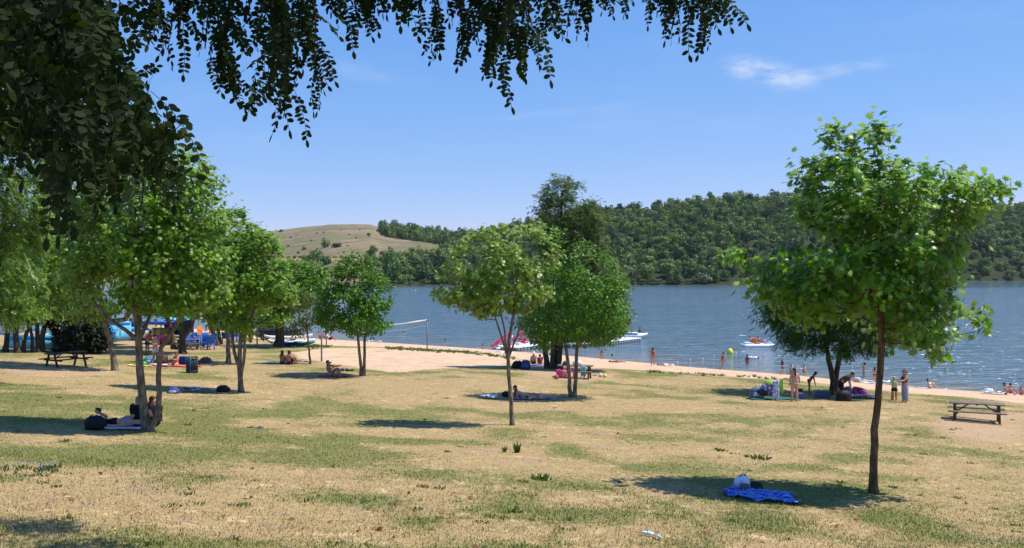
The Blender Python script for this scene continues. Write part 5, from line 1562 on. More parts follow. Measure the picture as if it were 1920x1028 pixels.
bag(949, 744, .42, .26, .3, (.012, .012, .016), 'small black bag left of the auburn-haired reader', 'bag')
bag(971, 691, .75, .50, .4, (.012, .013, .016), 'black bag, left of two bags in the shade by the sand', 'bag')
bag(985, 693, .62, .62, .45, (.035, .05, .16), 'blue backpack, right of two bags in the shade by the sand', 'backpack', True, (.06, .08, .3))
bag(1420, 748, .75, .60, .45, (.10, .16, .24), 'grey-blue bag at the left foot of the pushchair', 'bag', True, (.4, .5, .6))
bag(1607, 717, .6, .42, .45, (.5, .48, .47), 'white and tan beach bag at the feet of the slim person', 'bag', True, (.45, .25, .12))
bag(1710, 722, .6, .34, .4, (.30, .08, .09), 'red toy bag on the sand left of the child with white shorts', 'bag', True, (.15, .35, .1))
bag(1853, 737, .7, .34, .4, (.72, .72, .74), 'white bag left of the bare-backed sitter', 'bag')
bag(279, 683, .62, .45, .4, (.10, .30, .42), 'teal bag at the feet of the one in white shorts', 'bag', True, (.3, .5, .6))
bag(302, 684, .5, .5, .35, (.02, .02, .025), 'black bag between the standing and the sitting picnickers', 'bag')
bag(386, 680, .75, .34, .4, (.20, .09, .05), 'brown bag on the grass behind the litter bin', 'bag')

def box_cooler(px, py, w, d, h, col, lid, label, rz=0, at=None):
    c = at if at is not None else gp(px, py)
    r_ = empty('cool_box', c, math.radians(rz)); tag(r_, label, 'cool box')
    m = MB(); m.box((0, 0, h * .41), (w, d, h * .86)); m.build('body', M(col, .45, .1), r_, bevel=.03)
    m = MB(); m.box((0, 0, h * .92), (w * 1.05, d * 1.06, h * .15)); m.build('lid', M(lid, .45, .1), r_, bevel=.02)
    a = np.linspace(0, math.pi, 9); m = MB(); m.tube(np.stack([np.cos(a) * w * .53, a * 0 - d * .1, h * .6 + np.sin(a) * h * .55], 1), .014, 6); m.build('handle', M((.7, .7, .7), .5), r_, True)
    return r_
box_cooler(340, 683, .55, .38, .46, (.02, .05, .32), (.03, .07, .4), 'blue cool box standing behind the red blanket')
box_cooler(1541, 747, .75, .42, .42, (.07, .09, .17), (.12, .22, .09), 'blue cool box with green lid left of the two dark trunks', -6)
box_cooler(1499, 748, .34, .28, .30, (.16, .16, .3), (.6, .6, .7), 'small lilac cool box behind the zebra briefs legs')
def ball_(name, at, rad, cols, label, cat='ball'):
    m = MB(); m.ball((0, 0, 0), rad, 20, 14)
    mm, t, out = nodes('ball')
    g = nn(t, 'ShaderNodeTexCoord').outputs['Object']; s = nn(t, 'ShaderNodeSeparateXYZ', {0: g})
    ang = mth(t, 'ARCTAN2', s.outputs[1], s.outputs[0]); st = mth(t, 'SINE', mth(t, 'MULTIPLY', ang, 3.0))
    p = nn(t, 'ShaderNodeBsdfPrincipled', {'Base Color': mixc(t, mrange(t, st, -.1, .1), cols[0], cols[1]), 'Roughness': .35}); t.links.new(p.outputs[0], out.inputs[0])
    o = m.build(name, mm, None, True); o.location = at; return tag(o, label, cat)
ball_('ball', gp(1134, 708) + Vector((0, 0, .10)), .12, ((.75, .78, .06), (.70, .74, .08)), 'yellow-green ball on the grass right of the cluttered table')
ball_('ball', gp(1126, 707) + Vector((0, 0, .10)), .12, ((.8, .75, .75), (.75, .55, .58)), 'pinkish white ball left of the yellow-green ball')
ball_('ball', gp(270, 687) + Vector((0, 0, .13)), .15, ((.04, .4, .06), (.05, .45, .08)), 'bright green ball at the edge of the blankets')
def sandal(px, py, rz, col, L, label, roll=0.0, group=None):
    c = gp(px, py); r_ = empty('flip_flop', c + Vector((0, 0, .045 if roll else .02)), math.radians(rz)); tag(r_, label, 'flip-flop', group)
    r_.rotation_euler = (roll, 0, math.radians(rz))
    a = np.linspace(0, 2 * math.pi, 20, endpoint=False)
    prof = [(L * .5 * math.cos(k), (.045 + .012 * math.cos(k)) * math.sin(k) * L / .28) for k in a]
    m = MB(); n = len(prof)
    m.add([(x, y, 0) for x, y in prof] + [(x, y, .022) for x, y in prof], [(i, (i + 1) % n, n + (i + 1) % n, n + i) for i in range(n)] + [tuple(range(n))[::-1], tuple(range(n, 2 * n))])
    m.build('sole', M(col, .6, .1), r_)
    m = MB()
    for s in (-1, 1): m.tube([(L * .28, 0, .02), (L * .12, s * .03, .055), (-L * .06, s * .048, .02)], .008, 6)
    m.build('strap', M([k * .8 for k in col], .5), r_, True)
sandal(1214, 1005, -28, (.62, .72, .82), .23, 'pale blue flip-flop, left one of a pair lying in front', .5)
sandal(1232, 1011, -60, (.66, .76, .86), .23, 'pale blue flip-flop, right one of a pair lying in front', -.6)
sandal(470, 803, 5, (.07, .09, .13), .27, 'dark flip-flop, left one of a pair on the open grass')
sandal(486, 805, 20, (.09, .11, .15), .27, 'dark flip-flop, right one of a pair on the open grass', .3)
sandal(1115, 705, 10, (.05, .04, .04), .3, 'dark sandal on the grass left of the two balls')

# things on the cluttered table
T = gp(1079, 709)
cloth('beach_towel', 0, 0, .9, .45, -12, M((.62, .06, .22), .85, .2, 5), 'pink towel draped over the front bench of the cluttered table', 'towel', 31, .05, on=T + Vector((-.72, -.55, .47)), n=(18, 12))
def drape(at, w, h, rz, mat, label):
    m = MB(); U = np.linspace(-.5, .5, 12); Zz = np.linspace(0, -1, 10)
    uu, zz = np.meshgrid(U, Zz)
    V = np.stack([uu * w, .04 * np.sin(uu * 14) * (-zz) - .03 * -zz, zz * h * (1 + .12 * np.sin(uu * 9))], -1).reshape(-1, 3)
    o = link('hanging_towel', np_mesh('hanging_towel', V, grid_faces(12, 10), True), None, mat); o.location = at; o.rotation_euler = (0, 0, math.radians(rz))
    sm = o.modifiers.new('thickness', 'SOLIDIFY'); sm.thickness = .012
    return tag(o, label, 'towel')
drape(T + Vector((-.86, -.77, .50)), .62, .36, -12, patch_mat([(.62, .05, .20), (.62, .30, .16), (.6, .06, .22)], 3), 'pink and tan towel hanging from the front bench of the cluttered table')
drape(T + Vector((-.1, -.90, .50)), .22, .46, -12, M((.70, .07, .28), .8, .2, 6), 'bright pink cloth hanging low from the bench behind the two stems')
drape(T + Vector((.42, -.62, .76)), .30, .60, -12, M((.18, .55, .58), .8, .2, 6), 'turquoise towel hanging from the table edge')
bag(1085, 700, .55, .28, .35, (.75, .75, .76), 'white bag standing on top of the cluttered table', 'bag', True, None, 0, T + Vector((.1, 0, .765)))
bag(1062, 700, .35, .22, .3, (.05, .06, .08), 'dark bag standing on the left end of the cluttered table', 'bag', True, None, 0, T + Vector((-.6, .12, .765)))
bag(1045, 712, .26, .24, .22, (.5, .10, .05), 'red-orange bag under the pink towel at the bench foot', 'bag', False, None, 0, gp(1043, 711))

# swim ring, bucket, pushchair
a = np.linspace(0, 2 * math.pi, 33)
m = MB(); m.tube(np.stack([np.cos(a) * .48, np.sin(a) * .48, a * 0], 1), .17, 12, False)
o = m.build('swim_ring', M((.75, .04, .16), .35, .25, 3), None, True); o.location = gp(1603, 741) + Vector((0, 0, .2)); o.rotation_euler = (.12, .05, 0); tag(o, 'pink inflatable swim ring lying on the blue and white towel', 'swim ring')
bag(1588, 742, .5, .45, .4, (.10, .12, .2), 'dark blue bag leaning on the pink swim ring', 'bag', True, (.3, .1, .06))
c = gp(1501, 738); r_ = empty('bucket', c + Vector((0, 0, .26)), 0); tag(r_, 'small red bucket behind the zebra briefs', 'bucket')
m = MB(); m.lathe([(.10, -.26), (.10, -.24), (.14, 0), (.15, .0), (.125, -.01), (.09, -.22)], 16); m.build('body', M((.65, .04, .04), .4), r_, True)
m = MB(); a = np.linspace(0, math.pi, 9); m.tube(np.stack([np.cos(a) * .14, a * 0, np.sin(a) * .1], 1), .006, 5); m.build('handle', M((.8, .8, .8), .4), r_, True)
def pushchair(px, py):
    c = gp(px, py); r_ = empty('pushchair', c, math.radians(-10)); r_.scale = (.88, .9, .9); tag(r_, 'pushchair with a lime green hood and purple patterned cover in the shade', 'pushchair')
    a = np.linspace(.15, math.pi * .86, 9); V = []; n = 8
    b = np.linspace(-math.pi / 2, math.pi / 2, n)
    for i in a:
        for k in b: V.append((.34 * math.cos(i) * math.cos(k) * -1 + .12, .28 * math.sin(k), .80 + .26 * math.sin(i) * math.cos(k)))
    o = link('hood', np_mesh('hood', np.array(V), grid_faces(n, 9), True), r_, M((.26, .42, .02), .6, .2, 4)); s = o.modifiers.new('t', 'SOLIDIFY'); s.thickness = .02
    m = MB(); m.ball((.0, 0, .62), (.40, .30, .34), 16, 10); m.build('cover', patch_mat([(.10, .07, .35), (.14, .1, .45), (.5, .5, .65), (.12, .22, .5)], 9), r_, True)
    m = MB(); m.ball((-.28, 0, .40), (.36, .27, .22), 14, 8); m.build('seat', M((.02, .02, .025), .7), r_, True)
    m = MB()
    for s in (-1, 1):
        m.tube([(-.55, s * .26, .12), (-.1, s * .26, .5), (.40, s * .26, .95), (.5, s * .26, 1.02)], .016, 6)
        m.tube([(.45, s * .26, .12), (.1, s * .26, .45), (-.3, s * .26, .6)], .016, 6)
    m.tube([(.5, -.26, 1.02), (.5, .26, 1.02)], .018, 6); m.build('frame', M((.08, .08, .09), .4, .1, 5, .6), r_, True)
    for x in (-.55, .45):
        for s in (-1, 1):
            m = MB(); t = np.linspace(0, 2 * math.pi, 17); m.tube(np.stack([x + .1 * np.cos(t), t * 0 + s * .29, .12 + .1 * np.sin(t)], 1), .025, 6, False); m.lathe([(.03, 0), (.03, .02)], 8, (x, s * .29, .11)); m.build('wheel', M((.02, .02, .02), .7), r_, True)
pushchair(1440, 749)
bag(1582, 752, .8, .55, .6, (.010, .010, .012), 'big black bag standing in front of the two dark trunks', 'bag')
drape(gp(1449, 750) + Vector((.05, -.34, 1.0)), .30, .95, -5, patch_mat([(.75, .76, .82), (.08, .1, .4), (.5, .55, .8)], 16), 'white and navy patterned cloth hanging over the pushchair side')
drape(gp(1457, 746) + Vector((.15, -.1, .95)), .35, .7, 40, M((.30, .55, .05), .8, .1, 5), 'lime green cloth hanging behind the pushchair')
m = MB(); m.tube([(0, 0, -.05), (.02, -.02, .3), (.08, 0, .55)], [.07, .09, .03], 8); o = m.build('swim_fin', M((.75, .38, .02), .5, .15), None, True); o.location = gp(1673, 750); tag(o, 'orange-yellow swim aid standing at the towelled child', 'swim aid')
o.location.z += .04

# ------------------------------------------------------------------ litter bin
c = gp(360, 699); r_ = empty('litter_bin', c); tag(r_, 'round slatted litter bin with a blue liner strip on the lawn', 'litter bin')
m = MB(); m.lathe([(.26, .03), (.26, .84), (.22, .84), (.22, .1)], 20); m.build('liner', M((.03, .10, .22), .4), r_, True)
m = MB()
for k in range(16):
    t = k * 2 * math.pi / 16
    R = Matrix.Rotation(t, 3, 'Z'); m.box((math.cos(t) * .30, math.sin(t) * .30, .45), (.03, .085, .9), R)
m.build('slats', M((.035, .04, .035), .7, .3, 9), r_)
for z in (.12, .80):
    m = MB(); t = np.linspace(0, 2 * math.pi, 25); m.tube(np.stack([np.cos(t) * .325, np.sin(t) * .325, t * 0 + z], 1), .014, 6, False); m.build('hoop', M((.12, .12, .12), .5, .1, 5, .6), r_, True)
m = MB(); m.box((.02, -.327, .45), (.075, .012, .86)); m.build('stripe', M((.02, .13, .32), .4), r_)
c = gp(118, 662); r_ = empty('litter_bin', c); tag(r_, 'dark litter bin with a bulging black bag left of the black bush', 'litter bin')
m = MB(); m.lathe([(.26, -.05), (.29, .78), (.28, .82), (.25, .80)], 16, (.3, 0, 0)); m.build('body', M((.02, .035, .03), .7), r_, True)
m = MB(); m.ball((-.35, 0, .36), (.42, .36, .42), 14, 10); m.build('bag', M((.012, .012, .014), .35, .3, 8), r_, True)

# ------------------------------------------------------------------ volleyball posts and net
def post(px, py, pytop, rad, label, col=(.16, .155, .15)):
    c = gp(px, py); h = (py - pytop) / F * c.y
    r_ = empty('net_post', c); tag(r_, label, 'post')
    m = MB(); m.lathe([(rad * 1.02, -.1), (rad, .1), (rad * .92, h)], 12); m.build('pole', M(col, .5, .2, 6, .3), r_, True)
    m = MB(); m.lathe([(rad * 1.5, h - .10), (rad * 1.5, h - .04), (rad, h)], 12); m.build('collar', M((.1, .1, .1), .5), r_, True)
    return c + Vector((0, 0, h))
A = post(801, 655, 599, .055, 'right net pole on the sand in front of the water')
Bt = post(603, 678, 606, .055, 'left net pole at the near left corner of the sand')
post(612, 648, 622, .05, 'short dark post beyond the left net pole by the sunbathers')
nr = empty('volleyball_net', (A + Bt) / 2); tag(nr, 'sagging white band of the volleyball net strung from the right pole', 'net')
U = np.linspace(0, 1, 40)
pt = np.array([np.array(A + (Bt - A) * float(u)) for u in U]); sag = np.sin(U * math.pi) * .30; pt[:, 2] -= .05 + sag
pt -= np.array((A + Bt) / 2)
wd_ = .07 + .10 * np.clip(1 - np.abs(U - .12) / .14, 0, 1)
V = np.concatenate([pt + np.stack([0 * U, 0 * U, wd_ / 2], 1), pt - np.stack([0 * U, 0 * U, wd_ / 2], 1)])
o = link('tape', np_mesh('tape', V, [np.array([(i, i + 1, 41 + i, 40 + i) for i in range(39)])]), nr, M((.55, .55, .53), .7)); s = o.modifiers.new('t', 'SOLIDIFY'); s.thickness = .02
V2 = np.concatenate([pt - (0, 0, .0), pt - (0, 0, .55)])
ms = MB()
for i in range(0, 40): ms.tube([pt[i], pt[i] - np.array((0, 0, .5))], .003, 3, False)
ms.tube(pt - np.array((0, 0, .5)), .006, 4); ms.build('mesh', M((.5, .5, .5), .8), nr)
for px, py, pt_ in ((482, 645, 612), (494, 640, 596)):
    c = gp(px, py); h = (py - pt_) / F * c.y
    m = MB(); m.lathe([(.06, -.1), (.05, h)], 8)
    if px == 482: m.bar((0, 0, h * .75), (1.35, 0, -.05), .06)
    o = m.build('fence_post', M((.05, .04, .035), .8), None); o.location = c; tag(o, 'dark leaning-braced post left of the car' if px == 482 else 'thin grey post left of the car', 'post')
# ------------------------------------------------------------------ boats, pontoon and buoys
WHITE = M((.80, .80, .79), .35, .05, 4); GREYP = M((.10, .11, .12), .6, .2, 5); REDP = M((.72, .05, .10), .35, .1, 4); ORG = M((.80, .20, .03), .4, .1, 4)
def hull(mb, L, w, h, z, y=0.0, n=10):
    """one float with a pointed rising bow towards -x"""
    V = []; ring = 8
    for i in range(n + 1):
        t = i / n; x = -L / 2 + L * t
        k = min(1, (t / .28) ** .6) if t < .28 else 1.0 - .12 * max(0, t - .7)
        lift = .35 * h * max(0, 1 - t / .3) ** 1.5
        for q in range(ring):
            a = 2 * math.pi * q / ring + math.pi / 8
            V.append((x, y + math.cos(a) * w / 2 * max(k, .06), z + lift + math.sin(a) * h / 2 * max(.35, k)))
    fs = [(i * ring + q, i * ring + (q + 1) % ring, (i + 1) * ring + (q + 1) % ring, (i + 1) * ring + q) for i in range(n) for q in range(ring)]
    fs += [tuple(range(ring))[::-1], tuple(n * ring + q for q in range(ring))]
    mb.add(V, fs)
def pedal_boat(at, rz, label, slide=True, seats=ORG, group='pedal boats by the pontoon'):
    r_ = empty('pedal_boat', at, math.radians(rz)); tag(r_, label, 'pedal boat', group)
    for y in (-.55, .55):
        m = MB(); hull(m, 3.8, .62, .5, .10, y); m.build('float', WHITE, r_, True)
    m = MB(); m.box((.1, 0, .30), (3.0, 1.35, .10)); m.prism([(-1.9, .26), (-.9, .30), (-.9, .75), (-1.15, .78)], -.5, .5); m.box((1.25, 0, .42), (.7, 1.2, .2)); m.build('deck', WHITE, r_, bevel=.03)
    m = MB(); m.bar((-1.0, -.45, .78), (-1.15, -.45, 1.0), .03); m.bar((-1.0, .45, .78), (-1.15, .45, 1.0), .03); m.bar((-1.15, -.45, 1.0), (-1.15, .45, 1.0), .03); m.build('rail', M((.5, .5, .5), .3, .05, 4, .8), r_)
    for y in (-.34, .34):
        m = MB(); m.box((.15, y, .45), (.5, .5, .14)); m.bar((.42, y, .5), (.62, y, 1.0), .48, .10, (0, 1, 0)); m.build('seat', seats, r_, bevel=.04)
    if slide:
        m = MB()
        P = [(1.0, 0, 1.45), (.6, 0, 1.5), (1.5, 0, 1.15), (2.1, 0, .55), (2.5, 0, .25)]
        P = [(-.2, 0, 1.62), (.3, 0, 1.6), (1.0, 0, 1.15), (1.7, 0, .55), (2.2, 0, .32)]
        for a, b in zip(P[:-1], P[1:]):
            m.bar(a, b, .52, .05, (0, 0, 1))
            for s in (-1, 1): m.bar((a[0], s * .26, a[2] + .09), (b[0], s * .26, b[2] + .09), .05, .2)
        m.build('slide', REDP, r_, bevel=.01)
        m = MB()
        for s in (-.22, .22): m.bar((-.2, s, .3), (-.2, s, 1.6), .05)
        for k in range(4): m.bar((-.2, -.22, .55 + .28 * k), (-.2, .22, .55 + .28 * k), .04)
        m.build('ladder', M((.6, .6, .6), .3, .05, 4, .8), r_)
    return r_
b = wp(1421, 650)
pedal_boat(b, 182, 'white pedal boat with orange seats carrying two riders on the open lake', False, ORG, None).scale = (1.0, 1, 1)
person(b + Vector((-.85, .1, .0)), 70, p_sit(.05), 'rider with bare shoulders on the left end of the open-water pedal boat', 'pink', 1.68, [('shorts', (.1, .12, .16))], ('short', AUB), lift=.45)
person(b + Vector((.1, -.2, .0)), 60, p_sit(.3), 'rider in an orange vest sitting back in the open-water pedal boat', 'red', 1.6, [('tshirt', (.75, .16, .03))], ('short', BLK), lift=.42)
for px, py, rz, sl, lab in ((956, 655, 200, True, 'white pedal boat with a pink slide nosing the beach leftmost'), (986, 649, 196, True, 'white pedal boat with a pink slide second from the beach'), (1014, 645, 192, True, 'white pedal boat with a pink slide behind the two middle trunks'), (1044, 641, 188, False, 'white pedal boat without slide seen between the trunks'), (1072, 640, 188, True, 'white pedal boat with a red slide behind the stems of the two-stemmed tree')):
    pedal_boat(wp(px, py), rz, lab, sl, ORG if px % 2 else REDP)
person(wp(1012, 645) + Vector((.2, 0, 0)), 160, p_stand(), 'person in a blue vest standing on the moored pedal boats', 'pink', 1.7, [('tshirt', (.12, .15, .5)), ('shorts', (.7, .05, .06))], ('short', BRN), lift=.4)
# pontoon of white float blocks with dark joints
pr = empty('pontoon', wp(1080, 648)); tag(pr, 'white floating pontoon of blocks with dark sides reaching into the lake', 'pontoon')
P0 = pr.location
path = [wp(966, 659), wp(1020, 652), wp(1075, 652), wp(1130, 649), wp(1200, 640)]
deck, side, blocks = MB(), MB(), []
for a, b_ in zip(path[:-1], path[1:]):
    L = (b_ - a).length; n = max(1, int(L / .62)); d = (b_ - a) / n; rz = math.atan2(d.y, d.x); R = Matrix.Rotation(rz, 3, 'Z')
    for i in range(n):
        c = a + d * (i + .5) - P0
        for q in range(4):
            o_ = R @ Vector((0, q * .62, 0))
            deck.box((c.x + o_.x, c.y + o_.y, .40), (.60, .60, .10), R)
            side.box((c.x + o_.x, c.y + o_.y, .13), (.50, .52, .44), R)
deck.build('deck', WHITE, pr, bevel=.02); side.build('floats', M((.22, .23, .24), .5, .3, 3), pr)
# low boat at the end of the pontoon
mr = empty('motor_boat', wp(1182, 634), math.radians(178)); tag(mr, 'low white motor boat lying at the far end of the pontoon', 'boat')
m = MB(); hull(m, 4.6, 1.7, .9, .25, 0, 12); m.build('hull', WHITE, mr, True)
m = MB(); m.box((.3, 0, .70), (2.6, 1.5, .12)); m.build('deck', WHITE, mr, bevel=.03)
m = MB(); m.box((-1.2, 0, .95), (.35, .45, .45)); m.bar((-1.2, 0, 1.1), (-1.25, 0, 1.5), .1); m.build('console', GREYP, mr, bevel=.03)
m = MB(); m.box((2.25, 0, .65), (.3, .4, .6)); m.box((2.35, 0, .1), (.15, .12, .8)); m.build('motor', M((.03, .03, .03), .4), mr, bevel=.05)
# buoys
by = empty('buoy', wp(1369, 664)); by.scale = (.8, .8, .8); tag(by, 'large yellow buoy floating between the pedal boat and the beach', 'buoy')
m = MB(); m.lathe([(.02, -.35), (.28, -.25), (.45, .05), (.44, .3), (.30, .62), (.10, .78), (.02, .8)], 16); m.build('float', M((.72, .72, .04), .4, .1, 3), by, True)
m = MB(); t = np.linspace(0, 2 * math.pi, 17); m.tube(np.stack([np.cos(t) * .09, t * 0, .86 + np.sin(t) * .09], 1), .025, 6, False); m.build('ring', M((.3, .3, .28), .4, .1, 3, .7), by, True)
first = None
FL = [(1270, 680), (1294, 676), (1317, 673), (1338, 668), (1360, 664), (1380, 663), (1431, 666), (1470, 669), (1510, 673), (1597, 680), (1742, 691), (1776, 695), (1818, 697), (1902, 704), (779, 545), (1880, 660)]
for i, (px, py) in enumerate(FL):
    if first is None:
        m = MB(); m.ball((0, 0, .03), (.095, .095, .09), 10, 7); m.tube([(-.1, 0, 0), (0, 0, -.02), (.1, 0, 0)], .02, 5); first = m.build('marker_float', M((.62, .62, .62), .6), None, True); o = first
    else:
        o = first.copy(); COL.objects.link(o)
    o.location = wp(px, py)
    if py == 545: o.scale = (2.5, 2.5, 2.5)
    tag(o, 'small white float of the bathing limit bobbing on the lake', 'float', 'white floats marking the bathing limit')

# ------------------------------------------------------------------ car and boats under the stout tree
cr = empty('parked_car', gp(524, 638), math.radians(6)); tag(cr, 'dark grey estate car parked behind the stout black trunk', 'car')
DG = M((.035, .042, .05), .3, .1, 3, .4); GLS = M((.10, .13, .16), .12, .1, 3, 0, .6)
m = MB(); m.prism([(-2.1, .38), (-2.12, .75), (-2.0, 1.0), (-1.72, 1.42), (-1.4, 1.48), (.2, 1.48), (.65, 1.30), (1.05, .98), (1.85, .88), (2.12, .66), (2.12, .38), (1.75, .30), (-1.75, .30)], -.85, .85); m.build('body', DG, cr, bevel=.06)
for y in (-.856, .856):
    m = MB(); m.prism([(-1.72, 1.02), (-1.55, 1.34), (-.62, 1.38), (-.62, 1.0)], y - .01, y + .01); m.build('window', GLS, cr)
    m = MB(); m.prism([(-.54, 1.0), (-.54, 1.38), (.15, 1.37), (.82, 1.0)], y - .01, y + .01); m.build('window', GLS, cr)
m = MB(); m.bar((.70, 0, 1.30), (1.06, 0, 1.02), 1.4, .02, (0, 0, 1)); m.build('windscreen', GLS, cr)
m = MB(); m.bar((-1.76, 0, 1.40), (-2.02, 0, 1.02), 1.3, .02, (0, 0, 1)); m.build('rear_window', GLS, cr)
for x in (-1.3, 1.32):
    for y in (-.80, .80):
        m = MB(); m.lathe([(.33, -.1), (.33, .1)], 18); w_ = m.build('wheel', M((.015, .015, .015), .8), cr, True); w_.location = (x, y, .33); w_.rotation_euler = (math.pi / 2, 0, 0)
        m = MB(); m.lathe([(.21, -.112), (.21, .112)], 14); m.build('rim', M((.4, .4, .42), .3, .1, 4, .8), w_)
for y in (-.62, .62):
    m = MB(); m.box((2.13, y, .72), (.05, .34, .14)); m.build('headlight', M((.7, .7, .72), .2), cr, bevel=.02)
    m = MB(); m.box((-2.13, y, .80), (.05, .25, .22)); m.build('tail_light', M((.4, .02, .02), .3), cr, bevel=.02)
def kayak(px, py, rz, L, col, label, z=.0, w=.72):
    o_ = empty('kayak', gp(px, py) + Vector((0, 0, .16 + z)), math.radians(rz)); tag(o_, label, 'kayak')
    n, ring = 14, 10; V = []
    for i in range(n + 1):
        t = i / n; x = -L / 2 + L * t; k = max(.05, math.sin(math.pi * min(max(t, .02), .98)) ** .7); lf = .22 * (2 * t - 1) ** 4
        for q in range(ring):
            a = 2 * math.pi * q / ring; V.append((x, math.cos(a) * w / 2 * k, lf + math.sin(a) * .17 * (.5 + .5 * k)))
    m = MB(); m.add(V, [(i * ring + q, i * ring + (q + 1) % ring, (i + 1) * ring + (q + 1) % ring, (i + 1) * ring + q) for i in range(n) for q in range(ring)] + [tuple(range(ring))[::-1], tuple(n * ring + q for q in range(ring))])
    m.build('hull', M(col, .35, .08, 3), o_, True)
    m = MB(); t = np.linspace(0, 2 * math.pi, 19); m.tube(np.stack([np.cos(t) * .42, np.sin(t) * .2, t * 0 + .16], 1), .03, 6, False); m.build('coaming', M((.05, .05, .06), .5), o_, True)
kayak(545, 645, 8, 4.2, (.78, .78, .78), 'white kayak, lower of two lying by the stout trunk')
kayak(540, 641, 14, 4.4, (.74, .75, .76), 'white kayak, upper of two lying by the stout trunk', .25)
kayak(559, 648, -6, 3.0, (.03, .42, .58), 'turquoise kayak on the grass right of the stout trunk')
kayak(548, 650, 4, 3.0, (.03, .035, .05), 'black kayak between the white and the turquoise ones')

# ------------------------------------------------------------------ pool of bumper boats, kiosk and terrace at the left
def px_box(px0, px1, pyb, pyt, depth):
    """a standing box whose front shows between two columns, foot and top of the picture"""
    c = gp((px0 + px1) / 2, pyb); w = (px1 - px0) / F * c.y; h = (pyb - pyt) / F * c.y
    return c, w, h
LB, DB, PB = M((.17, .50, .72), .4, .08, 1.5), M((.03, .13, .50), .5, .15, 3), M((.05, .32, .70), .4, .1, 2)
c, w, h = px_box(15, 132, 655, 634, 6)
pl = empty('pool', c, math.radians(-4)); tag(pl, 'long pale blue raised pool behind the row of tree trunks', 'pool')
m = MB(); D = 9
m.box((0, 0, h / 2), (w, .25, h)); m.box((0, D, h * .8), (w, .25, h * 1.6)); m.box((-w / 2 + .1, D / 2, h / 2), (.25, D, h)); m.box((w / 2 - .1, D / 2, h / 2), (.25, D, h)); m.build('basin_wall', LB, pl)
m = MB(); m.tube([(-w / 2, 0, h), (w / 2, 0, h)], .2, 10); m.tube([(-w / 2, D, h * 1.62), (w / 2, D, h * 1.62)], .2, 10); m.build('rim', PB, pl, True)
m = MB(); m.box((0, D / 2, h * .72), (w - .4, D - .5, .05)); m.build('pool_water', M((.12, .42, .70), .1, .1, 1), pl)
c2, w2, h2 = px_box(186, 218, 641, 624, 3)
o = MB().box((0, 0, h2 / 2), (w2, .25, h2)).box((-w2 / 2 + .2, 3, h2 / 2), (.25, 6, h2)).tube([(-w2 / 2, 0, h2), (w2 / 2, 0, h2)], .12, 8).build('pool_wall', LB, None); o.location = c2; tag(o, 'pale blue pool wall end right of the black bush', 'pool wall')
def bumper(at, rz, a, b, label):
    r_ = empty('bumper_boat', at, math.radians(rz)); tag(r_, label, 'bumper boat', 'bumper boats at the pool')
    t = np.linspace(0, 2 * math.pi, 25); m = MB(); m.tube(np.stack([np.cos(t) * .75, np.sin(t) * .6, t * 0 + .25], 1), .25, 10, False); m.build('tube_ring', M(b, .4), r_, True)
    m = MB(); m.ball((0, 0, .35), (.55, .42, .28), 14, 8); m.bar((.2, 0, .4), (.5, 0, .95), .5, .1, (0, 1, 0)); m.build('cockpit', M(a, .4), r_, True)
    m = MB(); m.bar((-.3, 0, .5), (-.15, 0, .85), .05); tt = np.linspace(0, 2 * math.pi, 13); m.tube(np.stack([-.13 + 0 * tt, np.cos(tt) * .14, .88 + np.sin(tt) * .14], 1), .02, 5, False); m.build('steering_wheel', M((.03, .03, .03), .5), r_)
bumper(gp(55, 652), 20, (.78, .16, .02), (.78, .76, .72), 'orange and white bumper boat standing in front of the pool wall')
bumper(pl.location + Vector((-1.8, 2.5, h * .6)), 40, (.12, .35, .6), (.55, .42, .04), 'yellow and blue bumper boat floating at the left end of the pool')
bumper(pl.location + Vector((w * .42, 3.0, h * .8)), -30, (.05, .1, .3), (.1, .45, .7), 'blue bumper boat floating at the right end of the pool')
bumper(pl.location + Vector((w * .22, 3.2, h * .8)), 80, (.03, .05, .12), (.08, .2, .5), 'dark blue bumper boat floating in the middle of the pool')
c3, w3, h3 = px_box(-20, 104, 628, 597, 3)
kb = empty('kiosk', c3); tag(kb, 'long white kiosk with grey windows behind the pool', 'kiosk')
m = MB(); m.box((0, 1.6, h3 * .28), (w3, 3.2, h3 * .56)); m.box((0, 1.7, h3 * .72), (w3 * .96, 3.0, h3 * .4)); m.build('wall', WHITE, kb, bevel=.05)
m = MB(); m.box((0, 1.3, h3 * 1.0), (w3 * 1.04, 4.0, .18)); m.build('roof', M((.10, .42, .62), .5, .1, 2), kb)
for k in range(5):
    m = MB(); m.box((-w3 * .4 + w3 * .2 * k, .17, h3 * .72), (w3 * .16, .06, h3 * .28)); f_ = m.build('window', M((.25, .28, .33), .2, .2, 2), kb)
    m = MB(); m.box((-w3 * .4 + w3 * .2 * k, .135, h3 * .57), (w3 * .17, .06, .08)); m.build('sill', WHITE, f_)
